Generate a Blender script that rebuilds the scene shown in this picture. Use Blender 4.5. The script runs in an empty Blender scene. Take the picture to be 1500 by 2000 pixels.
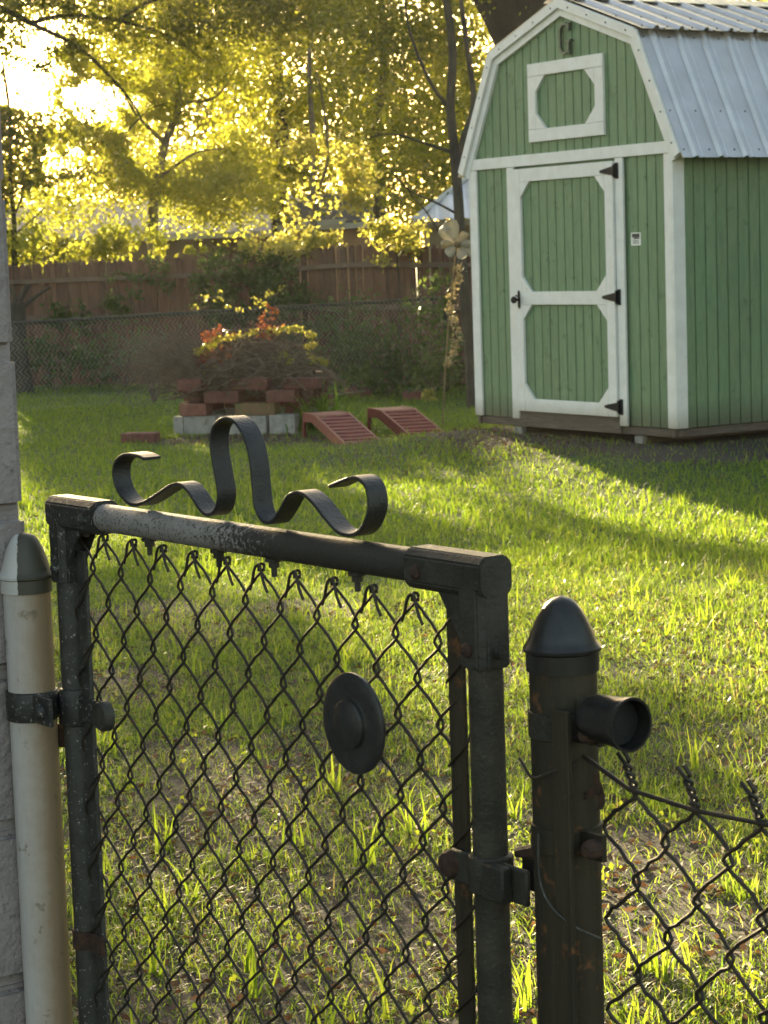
import bpy, bmesh, math, random
import numpy as np
from mathutils import Vector, Matrix

random.seed(7)
rng = np.random.default_rng(11)
scene = bpy.context.scene
COL = scene.collection

# ------------------------------------------------------------------ camera
F_PX, PITCH, ROLL, EYE = 4270.0, math.radians(6.566), math.radians(1.91), 1.5
cam_d = bpy.data.cameras.new('camera')
cam = bpy.data.objects.new('camera', cam_d)
COL.objects.link(cam)
cam_d.sensor_fit = 'VERTICAL'
cam_d.sensor_height = 36.0
cam_d.sensor_width = 27.0
cam_d.lens = F_PX / 2000 * 36.0
cam.matrix_world = Matrix.Translation((0, 0, EYE)) @ Matrix.Rotation(math.pi / 2 - PITCH, 4, 'X') @ Matrix.Rotation(-ROLL, 4, 'Z')
cam_d.clip_start = 0.05
cam_d.clip_end = 2000
cam_d.dof.use_dof = True
cam_d.dof.focus_distance = 3.3
cam_d.dof.aperture_fstop = 25.0
scene.camera = cam

# ------------------------------------------------------------------ light
SUN_AZ, SUN_EL = math.radians(-14.0), math.radians(9.5)
SUN = Vector((math.sin(SUN_AZ) * math.cos(SUN_EL), math.cos(SUN_AZ) * math.cos(SUN_EL), math.sin(SUN_EL)))
world = bpy.data.worlds.new('World')
scene.world = world
world.use_nodes = True
wn = world.node_tree
wn.nodes.clear()
sky = wn.nodes.new('ShaderNodeTexSky')
sky.sky_type = 'NISHITA'
sky.sun_disc = False
sky.sun_elevation = SUN_EL
sky.sun_rotation = SUN_AZ
sky.air_density = 1.0
sky.dust_density = 2.0
bg = wn.nodes.new('ShaderNodeBackground')
bg.inputs['Strength'].default_value = 0.105
wo = wn.nodes.new('ShaderNodeOutputWorld')
wn.links.new(sky.outputs[0], bg.inputs[0])
wn.links.new(bg.outputs[0], wo.inputs[0])
sun_d = bpy.data.lights.new('sun', 'SUN')
sun_d.energy = 5.0
sun_d.angle = math.radians(0.5)
sun_d.color = (1.0, 0.875, 0.58)
sun = bpy.data.objects.new('sun', sun_d)
COL.objects.link(sun)
sun.location = (-10, 40, 12)
sun.rotation_euler = SUN.to_track_quat('Z', 'Y').to_euler()
scene.view_settings.view_transform = 'Standard'
scene.view_settings.look = 'None'
scene.view_settings.exposure = 2.52
scene.view_settings.gamma = 1.0
scene.view_settings.use_white_balance = True
scene.view_settings.white_balance_temperature = 7700
scene.view_settings.white_balance_tint = 10
scene.view_settings.use_curve_mapping = False
scene.render.engine = 'CYCLES'
scene.cycles.use_denoising = True
scene.cycles.max_bounces = 8
scene.cycles.transparent_max_bounces = 8
scene.cycles.volume_bounces = 0
scene.cycles.sample_clamp_indirect = 6.0

# ------------------------------------------------------------------ pixel of the photograph -> point in the yard
CR, SR = math.cos(ROLL), math.sin(ROLL)
CP, SP = math.cos(PITCH), math.sin(PITCH)
def ray(x, y):
    a, b = x - 750, y - 1000
    u = CR * a - SR * b
    v = SR * a + CR * b
    d = (u / F_PX, 1.0, -v / F_PX)
    return (d[0], d[1] * CP + d[2] * SP, -d[1] * SP + d[2] * CP)
def at_y(x, y, Y):
    d = ray(x, y); k = Y / d[1]
    return Vector((d[0] * k, Y, EYE + d[2] * k))
def at_z(x, y, z=0.0):
    d = ray(x, y); k = (z - EYE) / d[2]
    return Vector((d[0] * k, d[1] * k, z))

# ------------------------------------------------------------------ materials
def _mat(name):
    m = bpy.data.materials.new(name); m.use_nodes = True
    nt = m.node_tree
    return m, nt, nt.nodes['Principled BSDF'], nt.nodes['Material Output']
def noise_node(nt, scale, detail=4, stretch=(1, 1, 1), rough=0.6, off=(0, 0, 0)):
    g = nt.nodes.new('ShaderNodeNewGeometry')
    mp = nt.nodes.new('ShaderNodeMapping')
    mp.inputs['Scale'].default_value = stretch
    mp.inputs['Location'].default_value = off
    n = nt.nodes.new('ShaderNodeTexNoise')
    n.inputs['Scale'].default_value = scale
    n.inputs['Detail'].default_value = detail
    n.inputs['Roughness'].default_value = rough
    nt.links.new(g.outputs['Position'], mp.inputs['Vector'])
    nt.links.new(mp.outputs[0], n.inputs['Vector'])
    return n
def ramp(nt, src, stops):
    r = nt.nodes.new('ShaderNodeValToRGB')
    e = r.color_ramp.elements
    while len(e) < len(stops): e.new(0.5)
    for i, (p, c) in enumerate(stops):
        e[i].position = p
        e[i].color = (c[0], c[1], c[2], 1) if hasattr(c, '__len__') else (c, c, c, 1)
    nt.links.new(src, r.inputs[0])
    return r
def mixc(nt, fac, a, b):
    m = nt.nodes.new('ShaderNodeMix'); m.data_type = 'RGBA'
    if hasattr(fac, 'default_value') or hasattr(fac, 'is_linked'): nt.links.new(fac, m.inputs['Factor'])
    else: m.inputs['Factor'].default_value = fac
    for s, v in (('A', a), ('B', b)):
        k = [i for i in m.inputs if i.name == s and i.type == 'RGBA'][0]
        if hasattr(v, 'is_linked'): nt.links.new(v, k)
        else: k.default_value = (v[0], v[1], v[2], 1)
    return [o for o in m.outputs if o.type == 'RGBA'][0]
def surf(name, c1, c2, scale=20, rough=0.7, metal=0.0, bump=0.0, bscale=None, stretch=(1, 1, 1), lo=0.35, hi=0.65,
         speck=None, grad=None, spec=0.5, per_object=0.0):
    """two-tone noise colour, optional specks (colour, scale, threshold, width), optional grad = (axis vector, v0, v1, colour, roughness of the edge)"""
    m, nt, p, out = _mat(name)
    n = noise_node(nt, scale, 6, stretch)
    col = ramp(nt, n.outputs['Fac'], [(lo, c1), (hi, c2)]).outputs[0]
    if grad:
        ax, v0, v1, gc, wob = grad
        g = nt.nodes.new('ShaderNodeNewGeometry')
        d = nt.nodes.new('ShaderNodeVectorMath'); d.operation = 'DOT_PRODUCT'
        d.inputs[1].default_value = ax
        nt.links.new(g.outputs['Position'], d.inputs[0])
        mr = nt.nodes.new('ShaderNodeMapRange')
        mr.inputs[1].default_value = v0; mr.inputs[2].default_value = v1
        nt.links.new(d.outputs['Value'], mr.inputs[0])
        nz = noise_node(nt, 160 if wob > 0.3 else 60, 5, (1, 1, 1), 0.7)
        ad = nt.nodes.new('ShaderNodeMath'); ad.operation = 'MULTIPLY_ADD'
        nt.links.new(nz.outputs['Fac'], ad.inputs[0]); ad.inputs[1].default_value = wob; nt.links.new(mr.outputs[0], ad.inputs[2])
        sb = nt.nodes.new('ShaderNodeMath'); sb.operation = 'SUBTRACT'
        nt.links.new(ad.outputs[0], sb.inputs[0]); sb.inputs[1].default_value = wob * 0.5
        f = ramp(nt, sb.outputs[0], [(0.46, 0.0), (0.54, 1.0)]).outputs[0] if wob > 0.3 else ramp(nt, sb.outputs[0], [(0.2, 0.0), (0.8, 1.0)]).outputs[0]
        col = mixc(nt, f, col, gc)
    if speck:
        sc, ss, th, w = speck
        n2 = noise_node(nt, ss, 3, (1, 1, 1), 0.7, (3.1, 1.7, 5.3))
        f = ramp(nt, n2.outputs['Fac'], [(th, 0.0), (th + w, 1.0)]).outputs[0]
        col = mixc(nt, f, col, sc)
    if per_object:
        oi = nt.nodes.new('ShaderNodeObjectInfo')
        hs = nt.nodes.new('ShaderNodeHueSaturation')
        mr = nt.nodes.new('ShaderNodeMapRange')
        mr.inputs[3].default_value = 1 - per_object; mr.inputs[4].default_value = 1 + per_object
        nt.links.new(oi.outputs['Random'], mr.inputs[0])
        nt.links.new(mr.outputs[0], hs.inputs['Value'])
        nt.links.new(col, hs.inputs['Color']); col = hs.outputs[0]
    nt.links.new(col, p.inputs['Base Color'])
    p.inputs['Roughness'].default_value = rough
    p.inputs['Metallic'].default_value = metal
    p.inputs['Specular IOR Level'].default_value = spec
    if bump:
        nb = noise_node(nt, bscale or scale * 3, 5, stretch)
        b = nt.nodes.new('ShaderNodeBump'); b.inputs['Strength'].default_value = bump; b.inputs['Distance'].default_value = 0.01
        nt.links.new(nb.outputs['Fac'], b.inputs['Height'])
        nt.links.new(b.outputs[0], p.inputs['Normal'])
    return m
def leaf_mat(name, stops, tstops, trans=0.5, rough=0.5, spec=0.3):
    m, nt, p, out = _mat(name)
    at = nt.nodes.new('ShaderNodeAttribute'); at.attribute_name = 'tint'
    c = ramp(nt, at.outputs['Fac'], stops)
    t = ramp(nt, at.outputs['Fac'], tstops)
    nt.links.new(c.outputs[0], p.inputs['Base Color'])
    p.inputs['Roughness'].default_value = rough
    p.inputs['Specular IOR Level'].default_value = spec
    tr = nt.nodes.new('ShaderNodeBsdfTranslucent')
    nt.links.new(t.outputs[0], tr.inputs['Color'])
    mx = nt.nodes.new('ShaderNodeMixShader'); mx.inputs[0].default_value = trans
    nt.links.new(p.outputs[0], mx.inputs[1]); nt.links.new(tr.outputs[0], mx.inputs[2])
    nt.links.new(mx.outputs[0], out.inputs['Surface'])
    return m

M = {}
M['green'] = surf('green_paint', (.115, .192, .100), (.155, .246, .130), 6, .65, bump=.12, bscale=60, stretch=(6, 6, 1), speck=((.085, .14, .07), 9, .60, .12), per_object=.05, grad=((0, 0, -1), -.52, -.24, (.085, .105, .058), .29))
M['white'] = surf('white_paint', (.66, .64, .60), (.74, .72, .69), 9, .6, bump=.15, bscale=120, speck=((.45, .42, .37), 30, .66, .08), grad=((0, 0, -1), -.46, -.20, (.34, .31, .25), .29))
M['roof_metal'] = surf('galvalume', (.50, .475, .455), (.58, .555, .535), 5, .30, .85, bump=.03, bscale=30)
M['far_metal'] = surf('far_roof_metal', (.45, .46, .48), (.60, .60, .60), 3, .4, .7)
M['skid'] = surf('skid_wood', (.075, .055, .042), (.125, .094, .074), 8, .85, bump=.4, stretch=(1, 1, 8))
M['black_metal'] = surf('black_metal', (.009, .009, .009), (.014, .014, .014), 30, .6, spec=.2)
M['letter'] = surf('letter_metal', (.055, .075, .055), (.10, .125, .095), 40, .45, .6)
M['screw'] = surf('screw_head', (.07, .07, .07), (.12, .12, .12), 30, .5, .5)
M['paper'] = surf('sticker_paper', (.75, .75, .73), (.8, .8, .78), 30, .5)
M['ink'] = surf('sticker_ink', (.02, .02, .02), (.03, .03, .03), 30, .6)
M['iron'] = surf('black_iron', (.018, .018, .017), (.032, .031, .029), 60, .42, .2, bump=.25, bscale=260, speck=((.055, .05, .042), 220, .64, .06))
M['pipe_dark'] = surf('dark_pipe', (.024, .022, .015), (.052, .046, .032), 18, .68, .1, bump=.35, bscale=160, speck=((.10, .092, .07), 260, .64, .05), spec=.35)
M['pipe_left'] = surf('mouldy_stile', (.027, .026, .021), (.050, .048, .040), 40, .6, .15, bump=.2, bscale=200, speck=((.27, .25, .23), 170, .63, .04))
M['fitting'] = surf('weathered_fitting', (.023, .023, .020), (.042, .041, .036), 40, .55, .25, bump=.2, bscale=200, speck=((.26, .25, .23), 150, .60, .05))
M['fitting_dark'] = surf('dark_fitting', (.024, .022, .017), (.050, .045, .034), 20, .62, .15, bump=.3, bscale=150, speck=((.07, .062, .045), 120, .66, .06), spec=.4)
M['rail'] = surf('pale_mouldy_rail', (.22, .205, .19), (.29, .27, .25), 25, .6, .05, bump=.15, bscale=200, grad=((.589, -.808, 0), -2.50, -1.90, (.030, .027, .021), 1.15), speck=((.04, .037, .033), 240, .56, .04))
M['wire'] = surf('rusty_wire', (.020, .017, .013), (.050, .034, .022), 40, .6, .3, speck=((.11, .045, .02), 60, .68, .05))
M['rust'] = surf('rust', (.030, .016, .011), (.075, .036, .019), 90, .85, .1, bump=.5, bscale=250)
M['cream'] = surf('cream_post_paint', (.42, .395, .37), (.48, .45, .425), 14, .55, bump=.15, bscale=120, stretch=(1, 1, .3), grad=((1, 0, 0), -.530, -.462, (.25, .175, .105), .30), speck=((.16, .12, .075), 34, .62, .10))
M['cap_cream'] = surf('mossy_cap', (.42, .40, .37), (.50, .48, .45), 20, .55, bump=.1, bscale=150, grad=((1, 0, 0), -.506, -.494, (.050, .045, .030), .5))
M['post_dark'] = surf('dark_rusty_post', (.022, .020, .012), (.050, .038, .022), 10, .6, .2, bump=.25, bscale=150, stretch=(3, 3, .3), speck=((.15, .065, .025), 34, .61, .10), spec=.35)
M['cap_dark'] = surf('dark_cap', (.020, .0195, .018), (.032, .031, .028), 40, .32, .4, bump=.06, bscale=200)
M['hubplate'] = surf('dark_plate', (.028, .028, .027), (.045, .045, .043), 35, .45, .4, bump=.12, bscale=150, speck=((.10, .09, .08), 150, .66, .06))
M['block'] = surf('painted_block', (.225, .19, .178), (.275, .235, .222), 14, .85, bump=.8, bscale=70, speck=((.12, .105, .095), 26, .66, .08))
M['mortar'] = surf('mortar', (.22, .19, .18), (.28, .24, .23), 30, .9, bump=.3)
M['brick'] = surf('red_brick', (.12, .042, .030), (.185, .072, .054), 18, .88, bump=.4, bscale=60, speck=((.10, .10, .04), 16, .60, .1), per_object=.22)
M['mossbrick'] = surf('mossy_brick', (.13, .085, .04), (.20, .11, .06), 18, .9, bump=.4, bscale=60, speck=((.10, .11, .035), 14, .5, .12))
M['concrete'] = surf('concrete', (.20, .19, .17), (.30, .285, .26), 14, .9, bump=.4, bscale=60, speck=((.11, .12, .07), 12, .58, .12), per_object=.15)
M['ramp'] = surf('red_plastic', (.115, .012, .010), (.17, .020, .016), 10, .55, bump=.1, speck=((.16, .075, .05), 20, .6, .1))
M['picket'] = surf('cedar_picket', (.088, .041, .025), (.140, .070, .043), 5, .85, bump=.3, stretch=(6, 6, 1), speck=((.08, .055, .04), 8, .58, .12), per_object=.28)
M['rail_wood'] = surf('fence_rail_wood', (.09, .06, .042), (.14, .095, .068), 5, .85)
M['bark'] = surf('bark', (.030, .025, .018), (.075, .060, .044), 9, .95, bump=.8, bscale=30, stretch=(1, 1, .4))
M['bark_dark'] = surf('dark_oak_bark', (.014, .011, .008), (.032, .026, .019), 9, .95, bump=.8, bscale=20, stretch=(1, 1, .4))
M['bark_pale'] = surf('pale_bark', (.10, .075, .05), (.18, .14, .09), 9, .95, bump=.6, bscale=30, stretch=(1, 1, .4))
M['twig'] = surf('dry_twig', (.075, .052, .036), (.16, .115, .08), 9, .9)
M['shingle'] = surf('brown_shingle', (.30, .235, .205), (.40, .32, .285), 9, .9, bump=.5, bscale=30, stretch=(1, 1, 6))
M['shingle_dark'] = surf('dark_shingle', (.05, .048, .05), (.085, .08, .08), 9, .9, bump=.5, bscale=30)
M['tan_wall'] = surf('tan_wall', (.30, .17, .10), (.36, .21, .13), 4, .85)
M['brown_wall'] = surf('brown_wall', (.13, .085, .06), (.18, .12, .085), 4, .85)
M['olive_wall'] = surf('olive_wall', (.16, .13, .08), (.20, .165, .105), 4, .85)
M['fascia'] = surf('pale_fascia', (.42, .40, .38), (.5, .48, .45), 4, .7)
M['litter'] = leaf_mat('dead_leaf', [(0, (.045, .030, .022)), (.5, (.075, .052, .038)), (.92, (.16, .12, .095)), (1, (.26, .11, .07))], [(0, (.12, .06, .03)), (1, (.25, .13, .05))], .25, .7)
M['petal'] = leaf_mat('cream_petal', [(0, (.42, .37, .28)), (1, (.54, .49, .39))], [(0, (.27, .245, .18)), (1, (.34, .31, .23))], .35, .6)
M['grass'] = leaf_mat('grass_blade', [(0, (.028, .064, .016)), (.5, (.046, .096, .021)), (.85, (.080, .124, .030)), (1, (.22, .19, .10))],
                      [(0, (.17, .31, .025)), (.5, (.30, .43, .036)), (.85, (.48, .56, .07)), (1, (.55, .44, .16))], 0.54, .5, .3)
def tree_leaf(name, a, b, ta, tb, trans=.55):
    return leaf_mat(name, [(0, a), (1, b)], [(0, ta), (1, tb)], trans, .42, .4)
M['leaf_gold'] = tree_leaf('golden_leaf', (.055, .080, .012), (.10, .105, .016), (.34, .40, .045), (.60, .55, .085), .58)
M['leaf_green'] = tree_leaf('green_leaf', (.036, .062, .014), (.065, .088, .020), (.22, .28, .02), (.48, .42, .03), .55)
M['leaf_dark'] = tree_leaf('dark_leaf', (.026, .046, .013), (.050, .070, .020), (.14, .18, .02), (.34, .32, .03), .5)
M['leaf_shade'] = tree_leaf('shade_leaf', (.030, .056, .018), (.050, .076, .024), (.09, .14, .03), (.16, .21, .04), .45)
M['leaf_pale'] = tree_leaf('pale_leaf', (.09, .11, .030), (.13, .14, .045), (.42, .42, .07), (.60, .52, .12), .55)
M['leaf_red'] = tree_leaf('red_leaf', (.15, .030, .016), (.22, .055, .025), (.24, .06, .03), (.34, .12, .04), .4)
M['leaf_weed'] = tree_leaf('weed_leaf', (.05, .09, .02), (.10, .13, .03), (.25, .36, .03), (.42, .44, .05), .5)
M['moss_string'] = tree_leaf('dry_vine', (.22, .175, .10), (.32, .26, .16), (.26, .20, .09), (.36, .29, .15), .4)

# soil and thatch under the grass
def ground_mat():
    m, nt, p, out = _mat('lawn_soil')
    n1 = noise_node(nt, 1.3, 6); n2 = noise_node(nt, 26, 6, (1, 1, 1), .7)
    soil = ramp(nt, n2.outputs['Fac'], [(.3, (.017, .0115, .008)), (.55, (.044, .031, .021)), (.75, (.098, .074, .054))]).outputs[0]
    thatch = ramp(nt, n2.outputs['Fac'], [(.3, (.020, .040, .008)), (.7, (.050, .082, .016))]).outputs[0]
    g3 = nt.nodes.new('ShaderNodeNewGeometry'); sx = nt.nodes.new('ShaderNodeSeparateXYZ'); nt.links.new(g3.outputs['Position'], sx.inputs[0])
    mr = nt.nodes.new('ShaderNodeMapRange'); mr.inputs[1].default_value = 6.0; mr.inputs[2].default_value = 10.0; mr.inputs[3].default_value = -.12; mr.inputs[4].default_value = .16
    nt.links.new(sx.outputs['Y'], mr.inputs[0])
    ad = nt.nodes.new('ShaderNodeMath'); nt.links.new(n1.outputs['Fac'], ad.inputs[0]); nt.links.new(mr.outputs[0], ad.inputs[1])
    ba = nt.nodes.new('ShaderNodeAttribute'); ba.attribute_name = 'bare'
    sb = nt.nodes.new('ShaderNodeMath'); sb.operation = 'MULTIPLY_ADD'; sb.inputs[1].default_value = -.5
    nt.links.new(ba.outputs['Fac'], sb.inputs[0]); nt.links.new(ad.outputs[0], sb.inputs[2])
    f = ramp(nt, sb.outputs[0], [(.42, 0.0), (.58, 1.0)]).outputs[0]
    nt.links.new(mixc(nt, f, soil, thatch), p.inputs['Base Color'])
    p.inputs['Roughness'].default_value = .95
    b = nt.nodes.new('ShaderNodeBump'); b.inputs['Strength'].default_value = .8; b.inputs['Distance'].default_value = .02
    nt.links.new(n2.outputs['Fac'], b.inputs['Height']); nt.links.new(b.outputs[0], p.inputs['Normal'])
    return m
M['ground'] = ground_mat()

# ------------------------------------------------------------------ object helpers
def world_shift(parent):
    if parent is None: return Vector((0, 0, 0))
    return Vector(parent.location) if parent.type == 'EMPTY' else Vector((0, 0, 0))
def link(name, me, parent=None, mat=None, loc=None):
    o = bpy.data.objects.new(name, me)
    COL.objects.link(o)
    if mat is not None and not me.materials: me.materials.append(mat)
    if parent is not None:
        o.parent = parent
        o.matrix_parent_inverse = Matrix.Translation(-world_shift(parent))
    if loc is not None: o.location = loc
    return o
def tag(o, label=None, cat=None, group=None, kind=None):
    if label: o['label'] = label
    if cat: o['category'] = cat
    if group: o['group'] = group
    if kind: o['kind'] = kind
    return o
def thing(name, label, cat, loc, group=None):
    o = bpy.data.objects.new(name, None)
    o.empty_display_size = .1
    COL.objects.link(o)
    o.location = loc
    return tag(o, label, cat, group)

class MB:
    def __init__(s): s.v = []; s.f = []
    def add(s, vs, fs):
        b = len(s.v); s.v += [tuple(v) for v in vs]; s.f += [tuple(b + i for i in f) for f in fs]; return s
    def prism(s, poly, fn, o0, o1):
        """poly of (a, b); fn(a, b, o) -> point; extruded from o0 to o1"""
        n = len(poly)
        vs = [fn(a, b, o0) for a, b in poly] + [fn(a, b, o1) for a, b in poly]
        fs = [tuple(range(n))[::-1], tuple(range(n, 2 * n))] + [(i, (i + 1) % n, n + (i + 1) % n, n + i) for i in range(n)]
        return s.add(vs, fs)
    def box(s, fn, a0, a1, b0, b1, o0, o1): return s.prism([(a0, b0), (a1, b0), (a1, b1), (a0, b1)], fn, o0, o1)
    def tube(s, pts, r, n=6, cap=True):
        pts = [Vector(p) for p in pts]
        rs = r if hasattr(r, '__len__') else [r] * len(pts)
        t = (pts[1] - pts[0]).normalized()
        u = t.orthogonal().normalized()
        vs = []
        for i, p in enumerate(pts):
            t2 = (pts[min(i + 1, len(pts) - 1)] - pts[max(i - 1, 0)])
            t2 = t2.normalized() if t2.length > 1e-9 else t
            u = (u - t2 * u.dot(t2)); u = u.normalized() if u.length > 1e-6 else t2.orthogonal().normalized()
            w = t2.cross(u)
            for k in range(n):
                a = 2 * math.pi * k / n
                vs.append(p + (u * math.cos(a) + w * math.sin(a)) * rs[i])
        fs = []
        for i in range(len(pts) - 1):
            for k in range(n):
                fs.append((i * n + k, i * n + (k + 1) % n, (i + 1) * n + (k + 1) % n, (i + 1) * n + k))
        if cap:
            fs.append(tuple(range(n))[::-1]); fs.append(tuple((len(pts) - 1) * n + k for k in range(n)))
        return s.add(vs, fs)
    def lathe(s, prof, base, axis=(0, 0, 1), n=28):
        """prof of (radius, height along the axis)"""
        ax = Vector(axis).normalized(); u = ax.orthogonal().normalized(); w = ax.cross(u); base = Vector(base)
        vs = []
        for r, h in prof:
            for k in range(n):
                a = 2 * math.pi * k / n
                vs.append(base + ax * h + (u * math.cos(a) + w * math.sin(a)) * max(r, 1e-5))
        fs = []
        for i in range(len(prof) - 1):
            for k in range(n):
                fs.append((i * n + k, i * n + (k + 1) % n, (i + 1) * n + (k + 1) % n, (i + 1) * n + k))
        fs.append(tuple(range(n))[::-1]); fs.append(tuple((len(prof) - 1) * n + k for k in range(n)))
        return s.add(vs, fs)
    def strip(s, pts, wdir, w, t):
        """flat bar bent along pts, w wide along wdir, t thick"""
        pts = [Vector(p) for p in pts]; wd = Vector(wdir).normalized(); vs = []
        for i, p in enumerate(pts):
            tg = (pts[min(i + 1, len(pts) - 1)] - pts[max(i - 1, 0)]).normalized()
            nn = tg.cross(wd).normalized()
            for a, b in ((-1, -1), (1, -1), (1, 1), (-1, 1)):
                vs.append(p + wd * (a * w / 2) + nn * (b * t / 2))
        fs = []
        for i in range(len(pts) - 1):
            for k in range(4):
                fs.append((i * 4 + k, i * 4 + (k + 1) % 4, (i + 1) * 4 + (k + 1) % 4, (i + 1) * 4 + k))
        fs.append((3, 2, 1, 0)); e = (len(pts) - 1) * 4; fs.append((e, e + 1, e + 2, e + 3))
        return s.add(vs, fs)
    def mesh(s, name, bevel=0, smooth=False, seg=1):
        me = bpy.data.meshes.new(name)
        me.from_pydata(s.v, [], s.f)
        bm = bmesh.new(); bm.from_mesh(me)
        bmesh.ops.recalc_face_normals(bm, faces=bm.faces)
        if bevel:
            bmesh.ops.bevel(bm, geom=[e for e in bm.edges if len(e.link_faces) == 2 and e.calc_face_angle(0) > .5], offset=bevel, segments=seg, affect='EDGES', clamp_overlap=True)
        bm.to_mesh(me); bm.free()
        if smooth:
            me.shade_smooth()
            me.set_sharp_from_angle(angle=math.radians(40))
        return me
    def build(s, name, mat, parent=None, bevel=0, smooth=False, seg=1):
        return link(name, s.mesh(name, bevel, smooth, seg), parent, mat)

def catmull(pts, k=6):
    P = [np.array(p, float) for p in pts]; P = [2 * P[0] - P[1]] + P + [2 * P[-1] - P[-2]]; out = []
    for i in range(1, len(P) - 2):
        for j in range(k):
            t = j / k
            out.append(.5 * ((2 * P[i]) + (-P[i - 1] + P[i + 1]) * t + (2 * P[i - 1] - 5 * P[i] + 4 * P[i + 1] - P[i + 2]) * t * t + (-P[i - 1] + 3 * P[i] - 3 * P[i + 1] + P[i + 2]) * t ** 3))
    out.append(P[-2]); return out

def quads_mesh(name, V, Q, tint):
    """V (n,3), Q (m,4) -> mesh with point attribute tint"""
    me = bpy.data.meshes.new(name)
    me.vertices.add(len(V)); me.vertices.foreach_set('co', np.ascontiguousarray(V, np.float32).ravel())
    me.loops.add(Q.size); me.loops.foreach_set('vertex_index', np.ascontiguousarray(Q, np.int32).ravel())
    me.polygons.add(len(Q)); me.polygons.foreach_set('loop_start', np.arange(0, Q.size, 4, dtype=np.int32))
    me.update(calc_edges=True)
    a = me.attributes.new('tint', 'FLOAT', 'POINT'); a.data.foreach_set('value', np.ascontiguousarray(tint, np.float32))
    return me
def unit(n):
    v = rng.normal(size=(n, 3)); return v / np.linalg.norm(v, axis=1, keepdims=True)

# where sunlight falls on the lawn through the gaps in the trees (ground metres)
def in_poly(x, y, poly):
    c = np.zeros(x.shape, bool); n = len(poly)
    for i in range(n):
        x0, y0 = poly[i]; x1, y1 = poly[(i + 1) % n]
        if y0 == y1: continue
        c ^= ((y0 > y) != (y1 > y)) & (x < (x1 - x0) * (y - y0) / (y1 - y0) + x0)
    return c
_gx, _gy = math.sin(SUN_AZ), math.cos(SUN_AZ)
_ph = np.random.default_rng(5).uniform(0, 6.28, 12)
def dapple(x, y):
    u = x * _gy - y * _gx; v = (x * _gx + y * _gy) * .28
    s = 0
    for i, (fu, fv) in enumerate(((2.1, .9), (3.7, -2.3), (5.3, 4.1), (8.9, -6.2), (13.1, 9.7), (1.2, -3.1))):
        s = s + np.sin(u * fu + v * fv * 3 + _ph[i]) / (1 + i * .35)
    return .5 + s * .14
LIT = [(.95, [(.80, 15.3), (1.32, 16.1), (1.79, 13.79), (2.5, 12.3), (2.2, 10.2), (1.36, 11.5), (.95, 13.0)]),
       (.64, [(-.54, 10.75), (.01, 9.63), (.63, 10.74), (1.21, 10.33), (2.0, 9.9), (1.2, 4.6), (.54, 5.49), (.22, 3.8), (.08, 3.9), (.12, 6.7), (-.24, 8.62)]),
       (.42, [(-2.8, 15.4), (-.85, 14.47), (-.45, 10.73), (-.3, 8.09), (-1.5, 8.26)]),
       (.36, [(-1.3, 8.2), (-.2, 8.2), (.12, 6.7), (.08, 2.7), (-.9, 2.7)]),
       (.62, [(.20, 5.6), (1.3, 5.2), (1.1, 2.6), (.10, 2.6)])]
def lit_at(P):
    k = P[:, 2] / SUN.z
    x = P[:, 0] - SUN.x * k; y = P[:, 1] - SUN.y * k
    n = dapple(x, y); m = np.zeros(len(P))
    for i, (lv, poly) in enumerate(LIT): m = np.maximum(m, np.where(in_poly(x, y, poly) & (n < lv), .975 if i == 0 else .86, 0))
    return m

TARGETS = [(at_y(620, 320, 30.4), .45, .9), (at_y(690, 330, 30.4), .35, .9), (at_y(570, 430, 29.5), .40, .9), (at_y(630, 400, 30), .35, .9), (at_y(560, 480, 27.2), .45, .85), (at_y(650, 475, 26.9), .35, .8), (at_y(780, 465, 25.9), .45, .85),
           (at_y(200, 480, 29.5), .45, .85), (at_y(265, 470, 29.5), .4, .85), (at_y(110, 485, 30), .4, .8), (at_y(330, 460, 29.5), .4, .8),
           (at_y(890, 475, 19.25), .24, .9), (at_y(885, 600, 19.3), .22, .9), (at_y(480, 648, 19.9), .20, .95), (at_y(415, 664, 19.9), .18, .95), (at_y(570, 642, 19.9), .20, .95), (at_y(520, 600, 20), .2, .85), (at_y(430, 590, 20), .22, .85)]
def upstream(P):
    m = np.zeros(len(P), bool); S = np.array(SUN)
    for c, r, pr in TARGETS:
        d = P - np.array(c); t = d @ S
        m |= (t > .8) & ((d * d).sum(1) - t * t < r * r) & (rng.uniform(size=len(P)) < pr)
    return m
def leaf_quads(P, size, tint, flat=0.0, aspect=.55):
    """a kite of two halves per leaf"""
    n = len(P)
    a = unit(n); a[:, 2] -= .35; a /= np.linalg.norm(a, axis=1, keepdims=True)
    b = unit(n)
    if flat: b[:, 2] *= (1 - flat)
    b -= a * (a * b).sum(1, keepdims=True); b /= np.linalg.norm(b, axis=1, keepdims=True)
    c = np.cross(a, b)
    L = size[:, None]
    V = np.empty((n, 4, 3))
    V[:, 0] = P - a * L * .5
    V[:, 1] = P + b * L * aspect * .5 + c * L * .12 - a * L * .05
    V[:, 2] = P + a * L * .5
    V[:, 3] = P - b * L * aspect * .5 + c * L * .12 - a * L * .05
    Q = np.arange(n * 4).reshape(n, 4)
    return V.reshape(-1, 3), Q, np.repeat(tint, 4)

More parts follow.
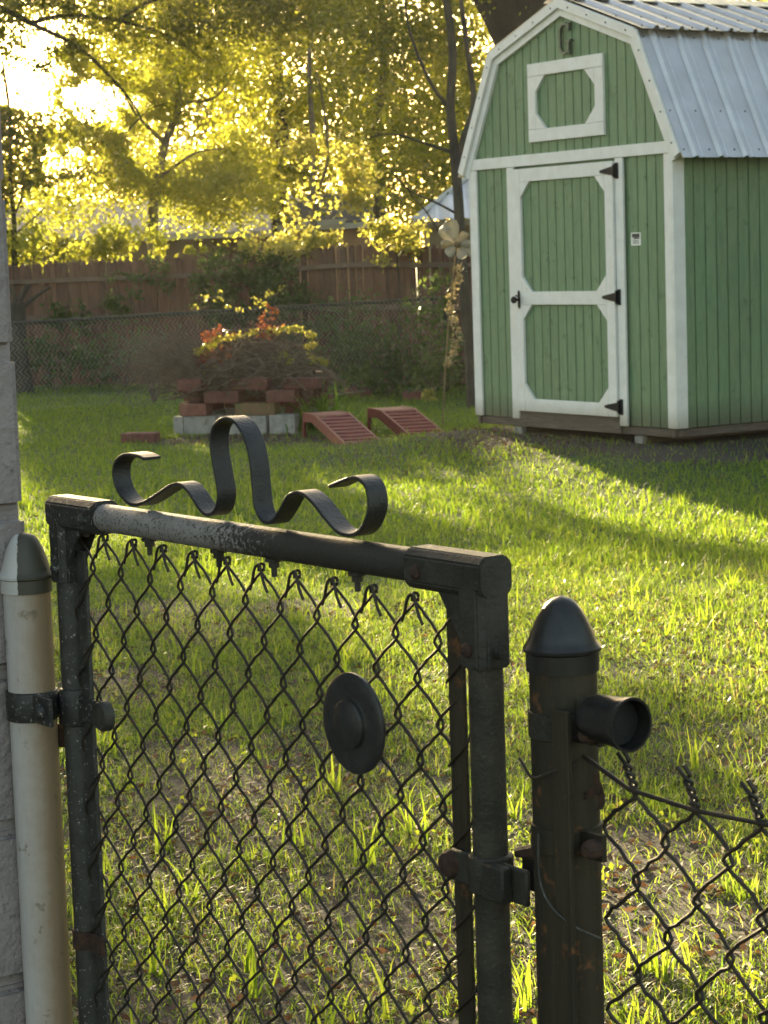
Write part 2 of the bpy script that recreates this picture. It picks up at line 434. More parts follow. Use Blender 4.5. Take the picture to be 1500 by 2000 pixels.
def cloud(clumps, sub=.30, per=60, hollow=.3):
    """clumps: (centre, (rx, ry, rz), leaves). Leaves gather in small sprays inside each ellipsoid."""
    out = []; tn = []
    for c, r, n in clumps:
        k = max(3, int(n / per))
        s = unit(k) * (rng.uniform(hollow ** 3, 1, k) ** (1 / 3))[:, None]
        s = s * np.array(r)[None] + np.array(c)[None]
        i = rng.integers(0, k, n)
        spread = sub * min(r)
        p = s[i] + rng.normal(size=(n, 3)) * spread * np.array([1, 1, .75])
        tk = rng.uniform(0, 1, k)
        out.append(p); tn.append(np.clip(tk[i] * .6 + rng.uniform(0, .4, n), 0, 1))
    return np.concatenate(out), np.concatenate(tn)

def foliage(name, clumps, mat, parent, size=(.06, .11), sub=.3, per=60, beams=True, clear=0.0, zmin=.05, aspect=.55):
    P, t = cloud(clumps, sub, per)
    keep = P[:, 2] > zmin
    if beams: keep &= ~(rng.uniform(size=len(P)) < np.where(lit_at(P) > 0, np.maximum(lit_at(P), clear), 0)) & ~upstream(P)
    P, t = P[keep], t[keep]
    V, Q, T = leaf_quads(P, rng.uniform(size[0], size[1], len(P)), t, aspect=aspect)
    return link(name, quads_mesh(name, V, Q, T), parent, mat)

def px_clump(px, py, Y, rx, ry, n, ry_depth=None):
    c = at_y(px, py, Y); k = Y / F_PX
    return (tuple(c), (rx * k, ry_depth if ry_depth else max(rx, ry) * k * .8, ry * k), n)

def limb(mb, p0, p1, r0, r1, wob=.08, k=7, n=6):
    p0, p1 = Vector(p0), Vector(p1); L = (p1 - p0).length
    pts = []; w = Vector((0, 0, 0))
    for i in range(k + 1):
        t = i / k
        w = w + Vector((random.uniform(-1, 1), random.uniform(-1, 1), random.uniform(-.6, .6))) * wob * L / k
        pts.append(p0.lerp(p1, t) + w * (1 if i else 0))
    mb.tube(pts, [r0 + (r1 - r0) * i / k for i in range(k + 1)], n)
    return pts

# ================================================================== THE SETTING
def rise(x, y):
    px, py = x - 2.0615, y - 15.201
    s_ = px * -.5378 + py * .843; t_ = px * .843 + py * .5378
    dx = np.maximum(np.maximum(-s_, s_ - 2.44), 0); dy = np.maximum(np.maximum(-t_, t_ - 3.66), 0)
    return .135 * np.exp(-(dx * dx + dy * dy) / .9)
gx_ = np.concatenate([[-400, -60, -20], np.linspace(-6, 10, 97), [20, 60, 400]]); gy_ = np.concatenate([[-60, -10, 2], np.linspace(3, 27, 161), [40, 100, 900]])
GX, GY = np.meshgrid(gx_, gy_); GZ = rise(GX, GY); nx_ = len(gx_)
gm = MB(); gm.add(list(zip(GX.ravel(), GY.ravel(), GZ.ravel())), [(j * nx_ + i, j * nx_ + i + 1, (j + 1) * nx_ + i + 1, (j + 1) * nx_ + i) for j in range(len(gy_) - 1) for i in range(nx_ - 1)])
BARE = [(-1.02, 9.45, .30, .35), (-.35, 9.42, .30, .30), (-.95, 7.8, .22, .35), (-.72, 8.85, .25, .25), (.55, 5.2, .22, .45), (-.73, 5.65, .25, .5), (-.09, 5.0, .28, .5), (-.54, 6.1, .2, .3), (.15, 4.4, .4, .35), (-.45, 4.4, .35, .3), (1.5, 16.5, 1.0, .6), (.8, 18.0, .8, .9), (-1.3, 18.9, .7, .5), (2.2, 14.9, .6, .35), (.75, 4.6, .3, .3), (-.6, 18.5, .6, .5), (-.15, 17.75, .40, .6), (.35, 18.1, .35, .5)]
def bareness(x, y):
    m = np.zeros(np.shape(x))
    for bx, by, rx, ry in BARE: m = np.maximum(m, np.clip(1.5 - ((x - bx) / rx) ** 2 - ((y - by) / ry) ** 2, 0, 1))
    return np.maximum(m, np.clip((rise(x, y) - .085) / .04, 0, 1))
gme = gm.mesh('ground', smooth=True)
gat = gme.attributes.new('bare', 'FLOAT', 'POINT'); gat.data.foreach_set('value', bareness(GX.ravel(), GY.ravel()).astype(np.float32))
tag(link('ground', gme, None, M['ground']), kind='structure')

# ================================================================== THE SHED
SC = Vector((2.0615, 15.201, 0)); SA = Vector((-.5378, .843, 0)).normalized(); SB = Vector((.843, .5378, 0)).normalized()
SW, SL = 2.44, 3.66
def FR(s, z, o): return SC + SA * s - SB * o + Vector((0, 0, z))          # front wall, o outwards
def SD(t, z, o): return SC + SB * t - SA * o + Vector((0, 0, z))          # right side wall, o outwards
def LS(t, z, o): return SC + SA * SW + SB * t + SA * o + Vector((0, 0, z))
def BK(s, z, o): return SC + SA * s + SB * (SL + o) + Vector((0, 0, z))
shed = thing('garden_shed', 'green wooden barn shed with white trim and a metal gambrel roof', 'shed', SC)
EAVE, KINK, APEX = (-.092, 2.155), (.350, 3.03), (1.22, 3.335)
def roof_z(s):
    s = min(s, SW - s)
    if s < KINK[0]: return EAVE[1] + (s - EAVE[0]) * (KINK[1] - EAVE[1]) / (KINK[0] - EAVE[0])
    return KINK[1] + (s - KINK[0]) * (APEX[1] - KINK[1]) / (APEX[0] - KINK[0])
# inner walls behind the boards
w = MB()
w.prism([(.0, .26), (SW, .26), (SW, roof_z(SW) - .06), (SW - KINK[0], KINK[1] - .04), (1.22, APEX[1] - .04), (KINK[0], KINK[1] - .04), (0, roof_z(0) - .06)], FR, -.060, -.034)
w.prism([(.0, .26), (SW, .26), (SW, roof_z(SW) - .06), (SW - KINK[0], KINK[1] - .04), (1.22, APEX[1] - .04), (KINK[0], KINK[1] - .04), (0, roof_z(0) - .06)], BK, -.060, -.024)
w.box(SD, .06, SL - .06, .26, 2.28, -.060, -.034)
w.box(LS, .06, SL - .06, .26, 2.28, -.060, -.034)
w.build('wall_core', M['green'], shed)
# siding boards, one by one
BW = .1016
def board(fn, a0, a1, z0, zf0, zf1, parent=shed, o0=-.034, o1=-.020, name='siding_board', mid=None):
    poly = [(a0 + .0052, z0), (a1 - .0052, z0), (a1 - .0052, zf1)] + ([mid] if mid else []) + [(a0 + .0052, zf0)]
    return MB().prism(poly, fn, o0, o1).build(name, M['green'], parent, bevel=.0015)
k = 0
while k * BW < SW - .01:
    a0, a1 = k * BW, min((k + 1) * BW, SW)
    if a1 < .56 or a0 > 1.92: board(FR, a0, a1, .262, 2.20, 2.20)
    g0, g1 = roof_z(a0) - .045, roof_z(a1) - .045
    mid = None
    for sx, zz in ((KINK[0], KINK[1]), (SW - KINK[0], KINK[1]), (1.22, APEX[1])):
        if a0 + .006 < sx < a1 - .006: mid = (sx, zz - .045)
    board(FR, a0, a1, 2.21, g0, g1, mid=mid)
    board(BK, a0, a1, .262, g0, g1, mid=mid)
    k += 1
k = 0
while k * BW < SL - .01:
    a0, a1 = k * BW, min((k + 1) * BW, SL)
    board(SD, a0, a1, .262, 2.24, 2.24)
    board(LS, a0, a1, .262, 2.24, 2.24)
    k += 1
# trim boards
def trim(fn, a0, a1, z0, z1, o0=-.020, o1=.0, parent=shed, name='trim_board', mat='white'):
    return MB().box(fn, a0, a1, z0, z1, o0, o1).build(name, M[mat], parent, bevel=.003)
trim(FR, .0205, .0975, .262, 2.166, o0=-.0195)
trim(FR, SW - .0957, SW - .0205, .262, 2.166, o0=-.0195)
trim(SD, -.001, .105, .262, 2.166, -.0195, .001)
trim(SD, SL - .10, SL, .262, 2.20, -.0195, 0)
trim(LS, -.001, .095, .262, 2.166, -.0195, .001)
trim(FR, -.0, SW, 2.1685, 2.252, o0=-.0195, o1=.002)
trim(FR, .545, .632, .256, 2.166, o0=-.0195, o1=.001)
trim(FR, 1.853, 1.942, .256, 2.166, o0=-.0195, o1=.001)
# rake boards and the metal edge over them
def rake(p, q, wd, o0, o1, name, mat, up=0.0):
    (a0, z0), (a1, z1) = p, q
    d = Vector((a1 - a0, z1 - z0)).normalized(); nn = Vector((-d.y, d.x))
    if nn.y > 0: nn = -nn
    pl = [(a0 - nn.x * up, z0 - nn.y * up), (a1 - nn.x * up, z1 - nn.y * up), (a1 + nn.x * wd, z1 + nn.y * wd), (a0 + nn.x * wd, z0 + nn.y * wd)]
    return MB().prism(pl, FR, o0, o1).build(name, M[mat], shed, bevel=.002)
mir = lambda p: (SW - p[0], p[1])
for i, (p, q) in enumerate(((EAVE, KINK), (KINK, APEX), (APEX, mir(KINK)), (mir(KINK), mir(EAVE)))):
    rake(p, q, .105, -.0198, .006 + .0006 * i, 'rake_board', 'white', -.012)
    rake(p, q, .052, .0085 + .0006 * i, .030 + .0006 * i, 'edge_trim', 'white', .016)
    for j in range(4):
        t = (j + .4) / 4
        a = p[0] + (q[0] - p[0]) * t; z = p[1] + (q[1] - p[1]) * t
        d = Vector((q[0] - p[0], q[1] - p[1])).normalized(); nn = Vector((-d.y, d.x)); nn = -nn if nn.y > 0 else nn
        c = FR(a + nn.x * .02, z + nn.y * .02, .031)
        MB().lathe([(.007, 0), (.007, .003), (.003, .006)], c, -SB, 8).build('screw', M['screw'], shed)
# roof sheets: ribbed metal, one object per sheet
def rib_profile(w, pitch=.2286):
    xs = [0.0]; hs = [0.0]; n = int(round(w / pitch))
    for i in range(n):
        x = i * pitch + pitch / 2
        for dx, h in ((-.026, 0), (-.010, .025), (.010, .025), (.026, 0), (.058, 0), (.065, .008), (.077, .008), (.084, 0)):
            if x + dx < w: xs.append(x + dx); hs.append(h)
    xs.append(w); hs.append(0.0)
    return xs, hs
def roof_sheet(p, q, t0, width, parent, lift, left=False):
    xs, hs = rib_profile(width)
    (a0, z0), (a1, z1) = p, q
    d = Vector((a1 - a0, z1 - z0)).normalized(); nn = Vector((-d.y, d.x)); nn = -nn if nn.y < 0 else nn
    def P(a, z, t): return SC + SA * a + SB * t + Vector((0, 0, z))
    vs = []; fs = []
    for x, h in zip(xs, hs):
        for (a, z) in ((a0, z0), (a1, z1)):
            for th in (h + lift + .001, h + lift - .002):
                vs.append(P(a + nn.x * th, z + nn.y * th, t0 + x))
    m = len(xs)
    for i in range(m - 1):
        b = i * 4; c = b + 4
        fs += [(b, b + 2, c + 2, c), (b + 1, c + 1, c + 3, b + 3), (b, c, c + 1, b + 1), (b + 2, b + 3, c + 3, c + 2)]
    fs += [(0, 1, 3, 2), ((m - 1) * 4, (m - 1) * 4 + 2, (m - 1) * 4 + 3, (m - 1) * 4 + 1)]
    o = MB().add(vs, fs).build('roof_sheet', M['roof_metal'], parent)
    sm = MB()
    for i in range(int(round(width / .2286))):
        for f in (.06, .36, .94):
            x = i * .2286 + .03 + (.0 if f != .36 else 0)
            a = a0 + (a1 - a0) * f; z = z0 + (z1 - z0) * f
            sm.lathe([(.007, 0), (.007, .004), (.003, .007)], P(a + nn.x * (lift + .001), z + nn.y * (lift + .001), t0 + x), SA * nn.x + Vector((0, 0, nn.y)), 6)
    sm.build('roof_screws', M['screw'], o)
    return o
for i in range(4):
    t0 = -.012 + i * .9144
    roof_sheet((EAVE[0] - .018, EAVE[1] - .035), KINK, t0, .9144, shed, .020)
    roof_sheet((KINK[0] - .075, KINK[1] - .026), APEX, t0, .9144, shed, .034)
    roof_sheet(mir((EAVE[0] - .018, EAVE[1] - .035)), mir(KINK), t0, .9144, shed, .020)
    roof_sheet(mir((KINK[0] - .075, KINK[1] - .026)), mir(APEX), t0, .9144, shed, .034)
rc = MB()
rc.prism([(1.22 - .17, APEX[1] - .06 + .062), (1.22, APEX[1] + .062), (1.22 + .17, APEX[1] - .06 + .062), (1.22 + .17, APEX[1] - .06 + .056), (1.22, APEX[1] + .056), (1.22 - .17, APEX[1] - .06 + .056)],
         lambda a, z, o: SC + SA * a + SB * o + Vector((0, 0, z)), -.02, SL + .02)
rc.build('ridge_cap', M['roof_metal'], shed)
# gable frame
def plank(poly, o0, o1, parent, name, mat='white', bv=.003): return MB().prism(poly, FR, o0, o1).build(name, M[mat], parent, bevel=bv)
G0, G1, H0, H1 = .742, 1.642, 2.338, 2.914
gf = plank([(G0, H0), (G1, H0), (G1, H0 + .093), (G0, H0 + .093)], -.0195, .004, shed, 'gable_frame')
plank([(G0, H1 - .093), (G1, H1 - .093), (G1, H1), (G0, H1)], -.0195, .004, gf, 'frame_board')
plank([(G0, H0 + .0945), (G0 + .098, H0 + .0945), (G0 + .098, H1 - .0945), (G0, H1 - .0945)], -.0195, .004, gf, 'frame_board')
plank([(G1 - .092, H0 + .0945), (G1, H0 + .0945), (G1, H1 - .0945), (G1 - .092, H1 - .0945)], -.0195, .004, gf, 'frame_board')
ia, ib, ja, jb = G0 + .0985, G1 - .0925, H0 + .095, H1 - .095
for (cx, sx) in ((ia, 1), (ib, -1)):
    for (cz, sz) in ((ja, 1), (jb, -1)):
        plank([(cx, cz), (cx + sx * .115, cz), (cx, cz + sz * .115)], -.0195, .003, gf, 'corner_brace', bv=0)
# letter
lt = MB()
arc = [(.055 * math.cos(math.radians(a)), (.062 if math.sin(math.radians(a)) >= 0 else .066) * math.sin(math.radians(a)) + (.042 if math.sin(math.radians(a)) >= 0 else -.042)) for a in range(35, 326, 15)]
arc = arc[:]
cx0, cz0 = 1.168, 3.060
def LT(a, z, o): return FR(cx0 - a, cz0 + z, o)
pts = [LT(a, z, .006) for a, z in arc]
lt.strip(pts, SB, .024, .022)
lt.box(LT, .005, .075, -.030, -.012, -.018, .018)
lt.box(LT, .036, .058, -.095, -.0305, -.018, .018)
lt.box(LT, .040, .058, .050, .105, -.018, .018)
lt.box(LT, .040, .058, -.118, -.096, -.018, .016)
tag(lt.build('letter_g', M['letter'], shed, bevel=.002), label='dark metal capital letter G')
# sticker
st = MB().box(FR, .378, .484, 1.545, 1.635, -.0195, -.0172).build('sticker', M['paper'], shed)
ik = MB()
ik.box(FR, .388, .474, 1.600, 1.628, -.0171, -.0165)
ik.prism([(.380, 1.590), (.474, 1.588), (.440, 1.600), (.400, 1.598)], FR, -.0171, -.0163)
for z in (1.556, 1.566, 1.576): ik.box(FR, .395, .468, z, z + .005, -.0171, -.0165)
ik.build('sticker_print', M['ink'], st)
# door
D0, D1, E0, E1 = .640, 1.846, .320, 2.148
door = MB().box(FR, D0, D1, E0, E1, -.0195, -.012).build('door', M['green'], shed)
k = 0
while D0 + .09 + k * BW < D1 - .09:
    a0 = D0 + .09 + k * BW; a1 = min(a0 + BW, D1 - .085)
    board(FR, a0, a1, E0 + .085, 1.14, 1.14, door, -.012, -.004)
    board(FR, a0, a1, 1.215, E1 - .08, E1 - .08, door, -.012, -.004)
    k += 1
for a0, a1 in ((D0, D0 + .094), (D1 - .094, D1)):
    trim(FR, a0, a1, E0, E1, -.012, .018, door, 'stile')
for z0, z1 in ((E0, E0 + .096), (1.129, 1.227), (E1 - .097, E1)):
    trim(FR, D0 + .0955, D1 - .0955, z0, z1, -.012, .018, door, 'door_rail')
da, db = D0 + .096, D1 - .096
for z, sz in ((E0 + .0965, 1), (1.1285, -1), (1.2275, 1), (E1 - .0975, -1)):
    for x, sx in ((da, 1), (db, -1)):
        plank([(x, z), (x + sx * .112, z), (x, z + sz * .112)], -.012, .0165, door, 'corner_brace', bv=0)
hinge_me = None
for z in (2.078, 1.182, .394):
    h = MB()
    h.box(FR, .588, .622, z - .056, z + .056, .0015, .008)
    h.prism([(.624, z - .034), (.770, z - .010), (.780, z), (.770, z + .010), (.624, z + .034)], FR, .0185, .024)
    h.tube([FR(.625, z - .046, .016), FR(.625, z + .046, .016)], .009, 8)
    h.build('hinge', M['black_metal'], door)
hd = MB()
hd.prism([(1.792, 1.10), (1.806, 1.115), (1.806, 1.225), (1.792, 1.24), (1.778, 1.225), (1.778, 1.115)], FR, .0185, .024)
hd.lathe([(.012, 0), (.010, .03), (.024, .036), (.028, .05), (.022, .062), (.005, .066)], FR(1.792, 1.168, .022), -SB, 14)
hd.tube([FR(1.792, 1.20, .05), FR(1.74, 1.19, .055)], .007, 6)
hd.build('handle', M['black_metal'], door, smooth=True)
# floor frame, skids, blocks
trim(FR, .0, SW, .198, .256, -.060, -.030, shed, 'rim_joist', 'skid')
trim(FR, .633, 1.852, .1985, .3185, -.0285, -.008, shed, 'threshold_board', 'skid')
trim(SD, .0, SL, .198, .256, -.060, -.030, shed, 'rim_joist', 'skid')
trim(LS, .0, SL, .198, .256, -.060, -.030, shed, 'rim_joist', 'skid')
trim(BK, .0, SW, .198, .256, -.060, -.030, shed, 'rim_joist', 'skid')
for s in (.49, 1.95):
    MB().box(lambda a, z, o: SC + SA * a + SB * o + Vector((0, 0, z)), s - .05, s + .05, .0, .197, .10, SL - .05).build('skid', M['skid'], shed)
    bl = MB().box(FR, s - .055, s + .045, -.01, .190, -.095, -.050).build('support_block', M['concrete'], shed, bevel=.006)
MB().box(lambda a, z, o: SC + SA * a + SB * o + Vector((0, 0, z)), .065, SW - .065, .20, .257, .065, SL - .065).build('floor', M['skid'], shed)

# ================================================================== THE GATE AND ITS POSTS
GA = Vector((-.3719, 2.8708, 0)); GD = Vector((.589, -.808, 0)).normalized(); GN = Vector((.808, .589, 0)).normalized()
def G(s, z, o=0.0): return GA + GD * s - GN * o + Vector((0, 0, z))       # o towards the viewer
gate = thing('chain_link_gate', 'weathered chain link gate with a black wrought scroll on its top rail', 'gate', G(.35, 0))
SLF, SRT, RZ, RR = -.100, .800, 1.175, .0185
MB().tube([G(SLF, .06), G(SLF, 1.19)], .0185, 20).build('stile', M['pipe_left'], gate, smooth=True)
MB().tube([G(SRT, .06), G(SRT, 1.19)], .0185, 20).build('stile', M['pipe_dark'], gate, smooth=True)
MB().tube([G(-.085 + i * .0875, RZ) for i in range(11)], RR, 24).build('top_rail', M['rail'], gate, smooth=True)
MB().tube([G(-.08, .075), G(.78, .075)], RR, 16).build('bottom_rail', M['pipe_dark'], gate, smooth=True)
def octo(mb, p0, p1, r, u):
    p0, p1, u = Vector(p0), Vector(p1), Vector(u).normalized(); t = (p1 - p0).normalized(); w = t.cross(u)
    c = r * .62; ring = [(r, c), (c, r), (-c, r), (-r, c), (-r, -c), (-c, -r), (c, -r), (r, -c)]
    vs = [p + u * a + w * b for p in (p0, p1) for a, b in ring]
    mb.add(vs, [tuple(range(8))[::-1], tuple(range(8, 16))] + [(i, (i + 1) % 8, 8 + (i + 1) % 8, 8 + i) for i in range(8)])
for sgn, sx, mt in ((1, SLF, 'fitting'), (-1, SRT, 'fitting_dark')):
    e = MB()
    octo(e, G(sx - sgn * .0215, RZ), G(sx + sgn * .108, RZ), .0222, GN)
    octo(e, G(sx, RZ - .0), G(sx, 1.080), .0218, GN)
    for o in (-.012, .012):
        e.prism([(sx + sgn * .018, RZ - .019), (sx + sgn * .062, RZ - .019), (sx + sgn * .018, 1.096)], G, o - .002, o + .002)
    eb = e.build('corner_fitting', M[mt], gate, bevel=.003, seg=2)
    for (bs, bz) in ((sx + sgn * .085, RZ - .002), (sx + sgn * .001, 1.100)):
        b = MB().lathe([(.008, 0), (.008, .003), (.005, .006), (.001, .007)], G(bs, bz, .0215), -GN, 10)
        b.build('bolt', M['rust'] if sgn < 0 else M[mt], eb, smooth=True)
    MB().tube([G(sx - sgn * .020, 1.098, 0), G(sx - sgn * .030, 1.098, 0)], .007, 8).build('bolt', M['fitting_dark'], eb)
    MB().tube([G(sx + sgn * .026, 1.150, .004), G(sx + sgn * .062, 1.150, .004)], .0045, 8).build('bolt', M['fitting_dark'], eb)
# tension bars and bands
for s0, m_ in ((-.064, 'pipe_left'), (.752, 'post_dark')):
    MB().box(G, s0 - .0125, s0 + .0125, .10, 1.125 if s0 < 0 else 1.14, -.003, .003).build('tension_bar', M[m_], gate, bevel=.001)
for sx, zs in ((SLF, (.58, .25)), (SRT, (.55, .2))):
    for z in zs:
        c = MB().lathe([(.0215, -.013), (.0215, .013)], G(sx, z), (0, 0, 1), 16)
        sg = 1 if sx < 0 else -1
        c.box(G, min(sx + sg * .015, sx + sg * .055), max(sx + sg * .015, sx + sg * .055), z - .013, z + .013, .004, .009)
        c.build('tension_band', M['rust'], gate)
# woven wires, one by one
PITCH_X, HALF = .0377, .0450
X0 = .0041 - PITCH_X
def wire_path(x0, x1, ztop, zbot, start_right, ph0=0.0, over=.0058, fn=G, jit=0.0):
    """zigzag between x0 and x1; at ztop it is at x1 if start_right else x0"""
    mid, amp = (x0 + x1) / 2, (x1 - x0) / 2 + over
    n = int((ztop - zbot) / HALF * 7); pts = []
    for i in range(n + 1):
        ph = math.pi * i / 7
        f = math.asin(.965 * math.cos(ph)) / math.asin(.965)
        x = mid + amp * f * (1 if start_right else -1)
        z = ztop - i * HALF / 7
        pts.append(fn(x + random.gauss(0, jit), z + random.gauss(0, jit), .0035 * math.sin(ph) * (1 if start_right else -1)))
    return pts
nw = 0
for k in range(-1, 22):
    x0, x1 = X0 + k * PITCH_X, X0 + (k + 1) * PITCH_X
    if x0 < -.085 or x1 > .775: continue
    peak_right = (k % 2 == 0)            # even k: the right end of the wire is a peak column
    mb = MB()
    zt = 1.1480 - max(0, .012 * (x0 - .0)) * 1.0
    p = wire_path(x0, x1, zt, .10, peak_right, jit=.0004)
    mb.tube(p, .00185, 5)
    # knuckle: the end is bent over its neighbour and runs back down beside it
    px = x1 if peak_right else x0
    sg = 1 if peak_right else -1
    kn = [G(px - sg * .002, zt - .004, .002 * sg), G(px + sg * .001, zt + .004, .004 * sg), G(px + sg * .005, zt + .001, .005), G(px + sg * .0115, zt - .0155, .0055), G(px + sg * .0185, zt - .0275, .005)]
    mb.tube(catmull(kn, 3), .0019, 5)
    mb.build('wire', M['wire'], gate, smooth=True); nw += 1
# loose ends of the first and last wires wrapped on the tension bars
for k in range(11):
    z = 1.055 - k * .09
    MB().tube(catmull([G(-.035, z + .035, .004), G(-.058, z + .004, .006), G(-.078, z - .012, .005), G(-.083, z - .030, .0)], 4), .0016, 5).build('wire', M['wire'], gate, smooth=True)
    MB().tube(catmull([G(.738, z + .0, .004), G(.752, z + .012, .006), G(.772, z + .030, .005), G(.775, z + .045, .0)], 4), .0016, 5).build('wire', M['wire'], gate, smooth=True)
# wrought scroll
SCR = [(.137, 1.2585), (.118, 1.262), (.088, 1.2615), (.064, 1.252), (.056, 1.236), (.064, 1.215), (.088, 1.2005), (.112, 1.1985), (.140, 1.206), (.175, 1.2195), (.20, 1.229), (.222, 1.2315), (.243, 1.2225),
       (.265, 1.205), (.283, 1.1985), (.302, 1.206), (.311, 1.225), (.306, 1.25), (.299, 1.28), (.305, 1.305), (.330, 1.3175), (.355, 1.3135), (.375, 1.295), (.385, 1.270), (.388, 1.245), (.392, 1.215), (.406, 1.2005),
       (.424, 1.2005), (.443, 1.215), (.463, 1.234), (.487, 1.2385), (.51, 1.230), (.535, 1.213), (.560, 1.1995), (.588, 1.199), (.608, 1.211), (.620, 1.232), (.615, 1.254), (.596, 1.2625), (.572, 1.258), (.545, 1.2495)]
sc_ = MB(); sc_.strip([G(p[0], p[1] + .002) for p in catmull(SCR, 5)], GN, .026, .0042)
scroll = sc_.build('scroll_ornament', M['iron'], gate, bevel=.0008)
for s in (.1207, .287, .409, .577):
    MB().lathe([(.0105, 0), (.0105, -.004), (.0065, -.005), (.0065, -.011), (.0035, -.0115), (.0035, -.022)], G(s, RZ - RR + .001), (0, 0, 1), 8).build('bolt', M['fitting_dark'], scroll)
# round plate clamped in the mesh
pc = G(.5735, .987, .010)
pl = MB().lathe([(.056, -.004), (.0575, -.002), (.0575, .001), (.055, .003), (.044, .0035), (.030, .003), (.0285, .004), (.0278, .0085), (.0255, .0105), (.001, .0112)], pc, -GN, 40)
pl.lathe([(.030, -.012), (.030, -.008), (.001, -.006)], pc, -GN, 24)
tag(pl.build('round_plate', M['hubplate'], gate, smooth=True), label='round dark metal plate with a raised centre')
# fork latch
lc = MB().lathe([(.0235, -.020), (.0240, -.018), (.0240, .018), (.0235, .020)], G(SRT, .862), (0, 0, 1), 18)
lc.box(G, .748, .790, .845, .880, .008, .014)
lc.box(G, .815, .872, .842, .880, .006, .012)
lc.box(G, .815, .850, .842, .880, .012, .026)
lc.box(G, .815, .872, .842, .880, -.036, -.028)
latch = lc.build('latch', M['fitting_dark'], gate, bevel=.002, smooth=True)
MB().prism([(.822, .880), (.872, .886), (.885, .906), (.860, .902), (.824, .890)], G, -.034, -.010).build('fork', M['rust'], latch, bevel=.003)
MB().lathe([(.016, 0), (.016, .004), (.013, .009), (.004, .012)], G(.747, .862, .010), -GN, 12).build('bolt', M['rust'], latch, smooth=True)
# hinge on the left stile
hg = MB().lathe([(.0215, -.026), (.0225, -.024), (.0225, .024), (.0215, .026)], G(SLF, .907), (0, 0, 1), 18)
hg.box(G, -.080, -.030, .890, .924, .002, .008)
hg.box(G, -.150, -.110, .892, .924, .004, .012)
hinge = hg.build('hinge', M['fitting'], gate, bevel=.002, smooth=True)
MB().lathe([(.021, 0), (.021, .010), (.018, .014), (.006, .015)], G(-.020, .905, -.004), -GN, 16).build('bolt', M['fitting_dark'], hinge, smooth=True)
MB().lathe([(.010, -.018), (.012, -.012), (.011, .010), (.007, .014)], G(-.143, .862, .0), (0, 0, 1), 7).build('nut', M['rust'], hinge)
MB().tube([G(-.143, .86, 0), G(-.143, .92, 0)], .005, 8).build('pintle', M['rust'], hinge)

def cap_prof(r, h, pw=.36):
    pr = [(r * 1.08, -.022), (r * 1.08, -.004), (r * 1.16, -.002), (r * 1.17, .001), (r * 1.10, .004), (r * 1.05, .006)]
    for i in range(1, 15):
        t = i / 14
        pr.append((r * 1.04 * (1 - t) ** pw, .006 + (h - .006) * t))
    return pr
PL = Vector((-.4936, 2.97, 0))
lp = thing('gate_post', 'cream painted pipe post with a domed cap beside the block wall', 'post', PL, 'gate posts')
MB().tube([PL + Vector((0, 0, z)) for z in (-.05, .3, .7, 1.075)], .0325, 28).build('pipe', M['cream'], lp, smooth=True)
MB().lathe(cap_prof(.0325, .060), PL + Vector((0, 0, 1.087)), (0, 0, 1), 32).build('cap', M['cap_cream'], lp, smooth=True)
hb = MB().lathe([(.0335, -.0205), (.0365, -.0195), (.0365, .0195), (.0335, .0205)], PL + Vector((0, 0, .908)), (0, 0, 1), 26)
hb.box(lambda a, z, o: PL + GD * a - GN * o + Vector((0, 0, z)), .025, .080, .889, .927, .010, .016)
band = hb.build('hinge_band', M['fitting'], lp, bevel=.001, smooth=True)
MB().lathe([(.012, 0), (.012, .004), (.008, .009), (.002, .010)], PL + GD * .056 - GN * .016 + Vector((0, 0, .907)), -GN, 12).build('bolt', M['fitting'], band, smooth=True)
PR = G(.922, 0)
rp = thing('gate_post', 'dark rusty pipe post with an acorn cap at the latch side', 'post', PR, 'gate posts')
MB().tube([PR + Vector((0, 0, z)) for z in (-.05, .3, .7, 1.10)], .0335, 28).build('pipe', M['post_dark'], rp, smooth=True)
MB().lathe(cap_prof(.0335, .052, .47), PR + Vector((0, 0, 1.115)), (0, 0, 1), 32).build('cap', M['cap_dark'], rp, smooth=True)
def PP(a, z, o): return PR + GD * a - GN * o + Vector((0, 0, z))
MB().box(PP, .022, .046, .08, 1.062, .030, .036).build('tension_bar', M['post_dark'], rp, bevel=.001)
for z in (1.040, .926, .40):
    b = MB().lathe([(.0338, -.0135), (.0356, -.0125), (.0356, .0125), (.0338, .0135)], PR + Vector((0, 0, z)), (0, 0, 1), 24)
    b.box(PP, .028, .066, z - .013, z + .013, .006, .012)
    bb = b.build('tension_band', M['pipe_dark'] if z > 1 else M['post_dark'], rp, smooth=True)
    MB().lathe([(.010, 0), (.010, .010), (.006, .016)], PP(.058, z, .012), -GN, 8).build('bolt', M['rust'], bb)
cp = MB().lathe([(.010, .050), (.0195, .053), (.0225, .062), (.0250, .103), (.0265, .106), (.0265, .111), (.0240, .111), (.0225, .066), (.001, .062)], PR + Vector((0, 0, 1.056)) - GN * .012, GD, 28)
MB().lathe([(.0215, .092), (.0215, .097), (.001, .0975)], PR + Vector((0, 0, 1.056)) - GN * .012, GD, 24).build('cup_shade_disc', M['black_metal'], rp)  # black disc standing for the shade inside the hollow cup
tag(cp.build('rail_end_cup', M['cap_dark'], rp, smooth=True), label='empty round rail cup pointing to the right')
MB().box(PP, .028, .060, 1.040, 1.070, .002, .010).build('cup_lug', M['pipe_dark'], rp, bevel=.001)

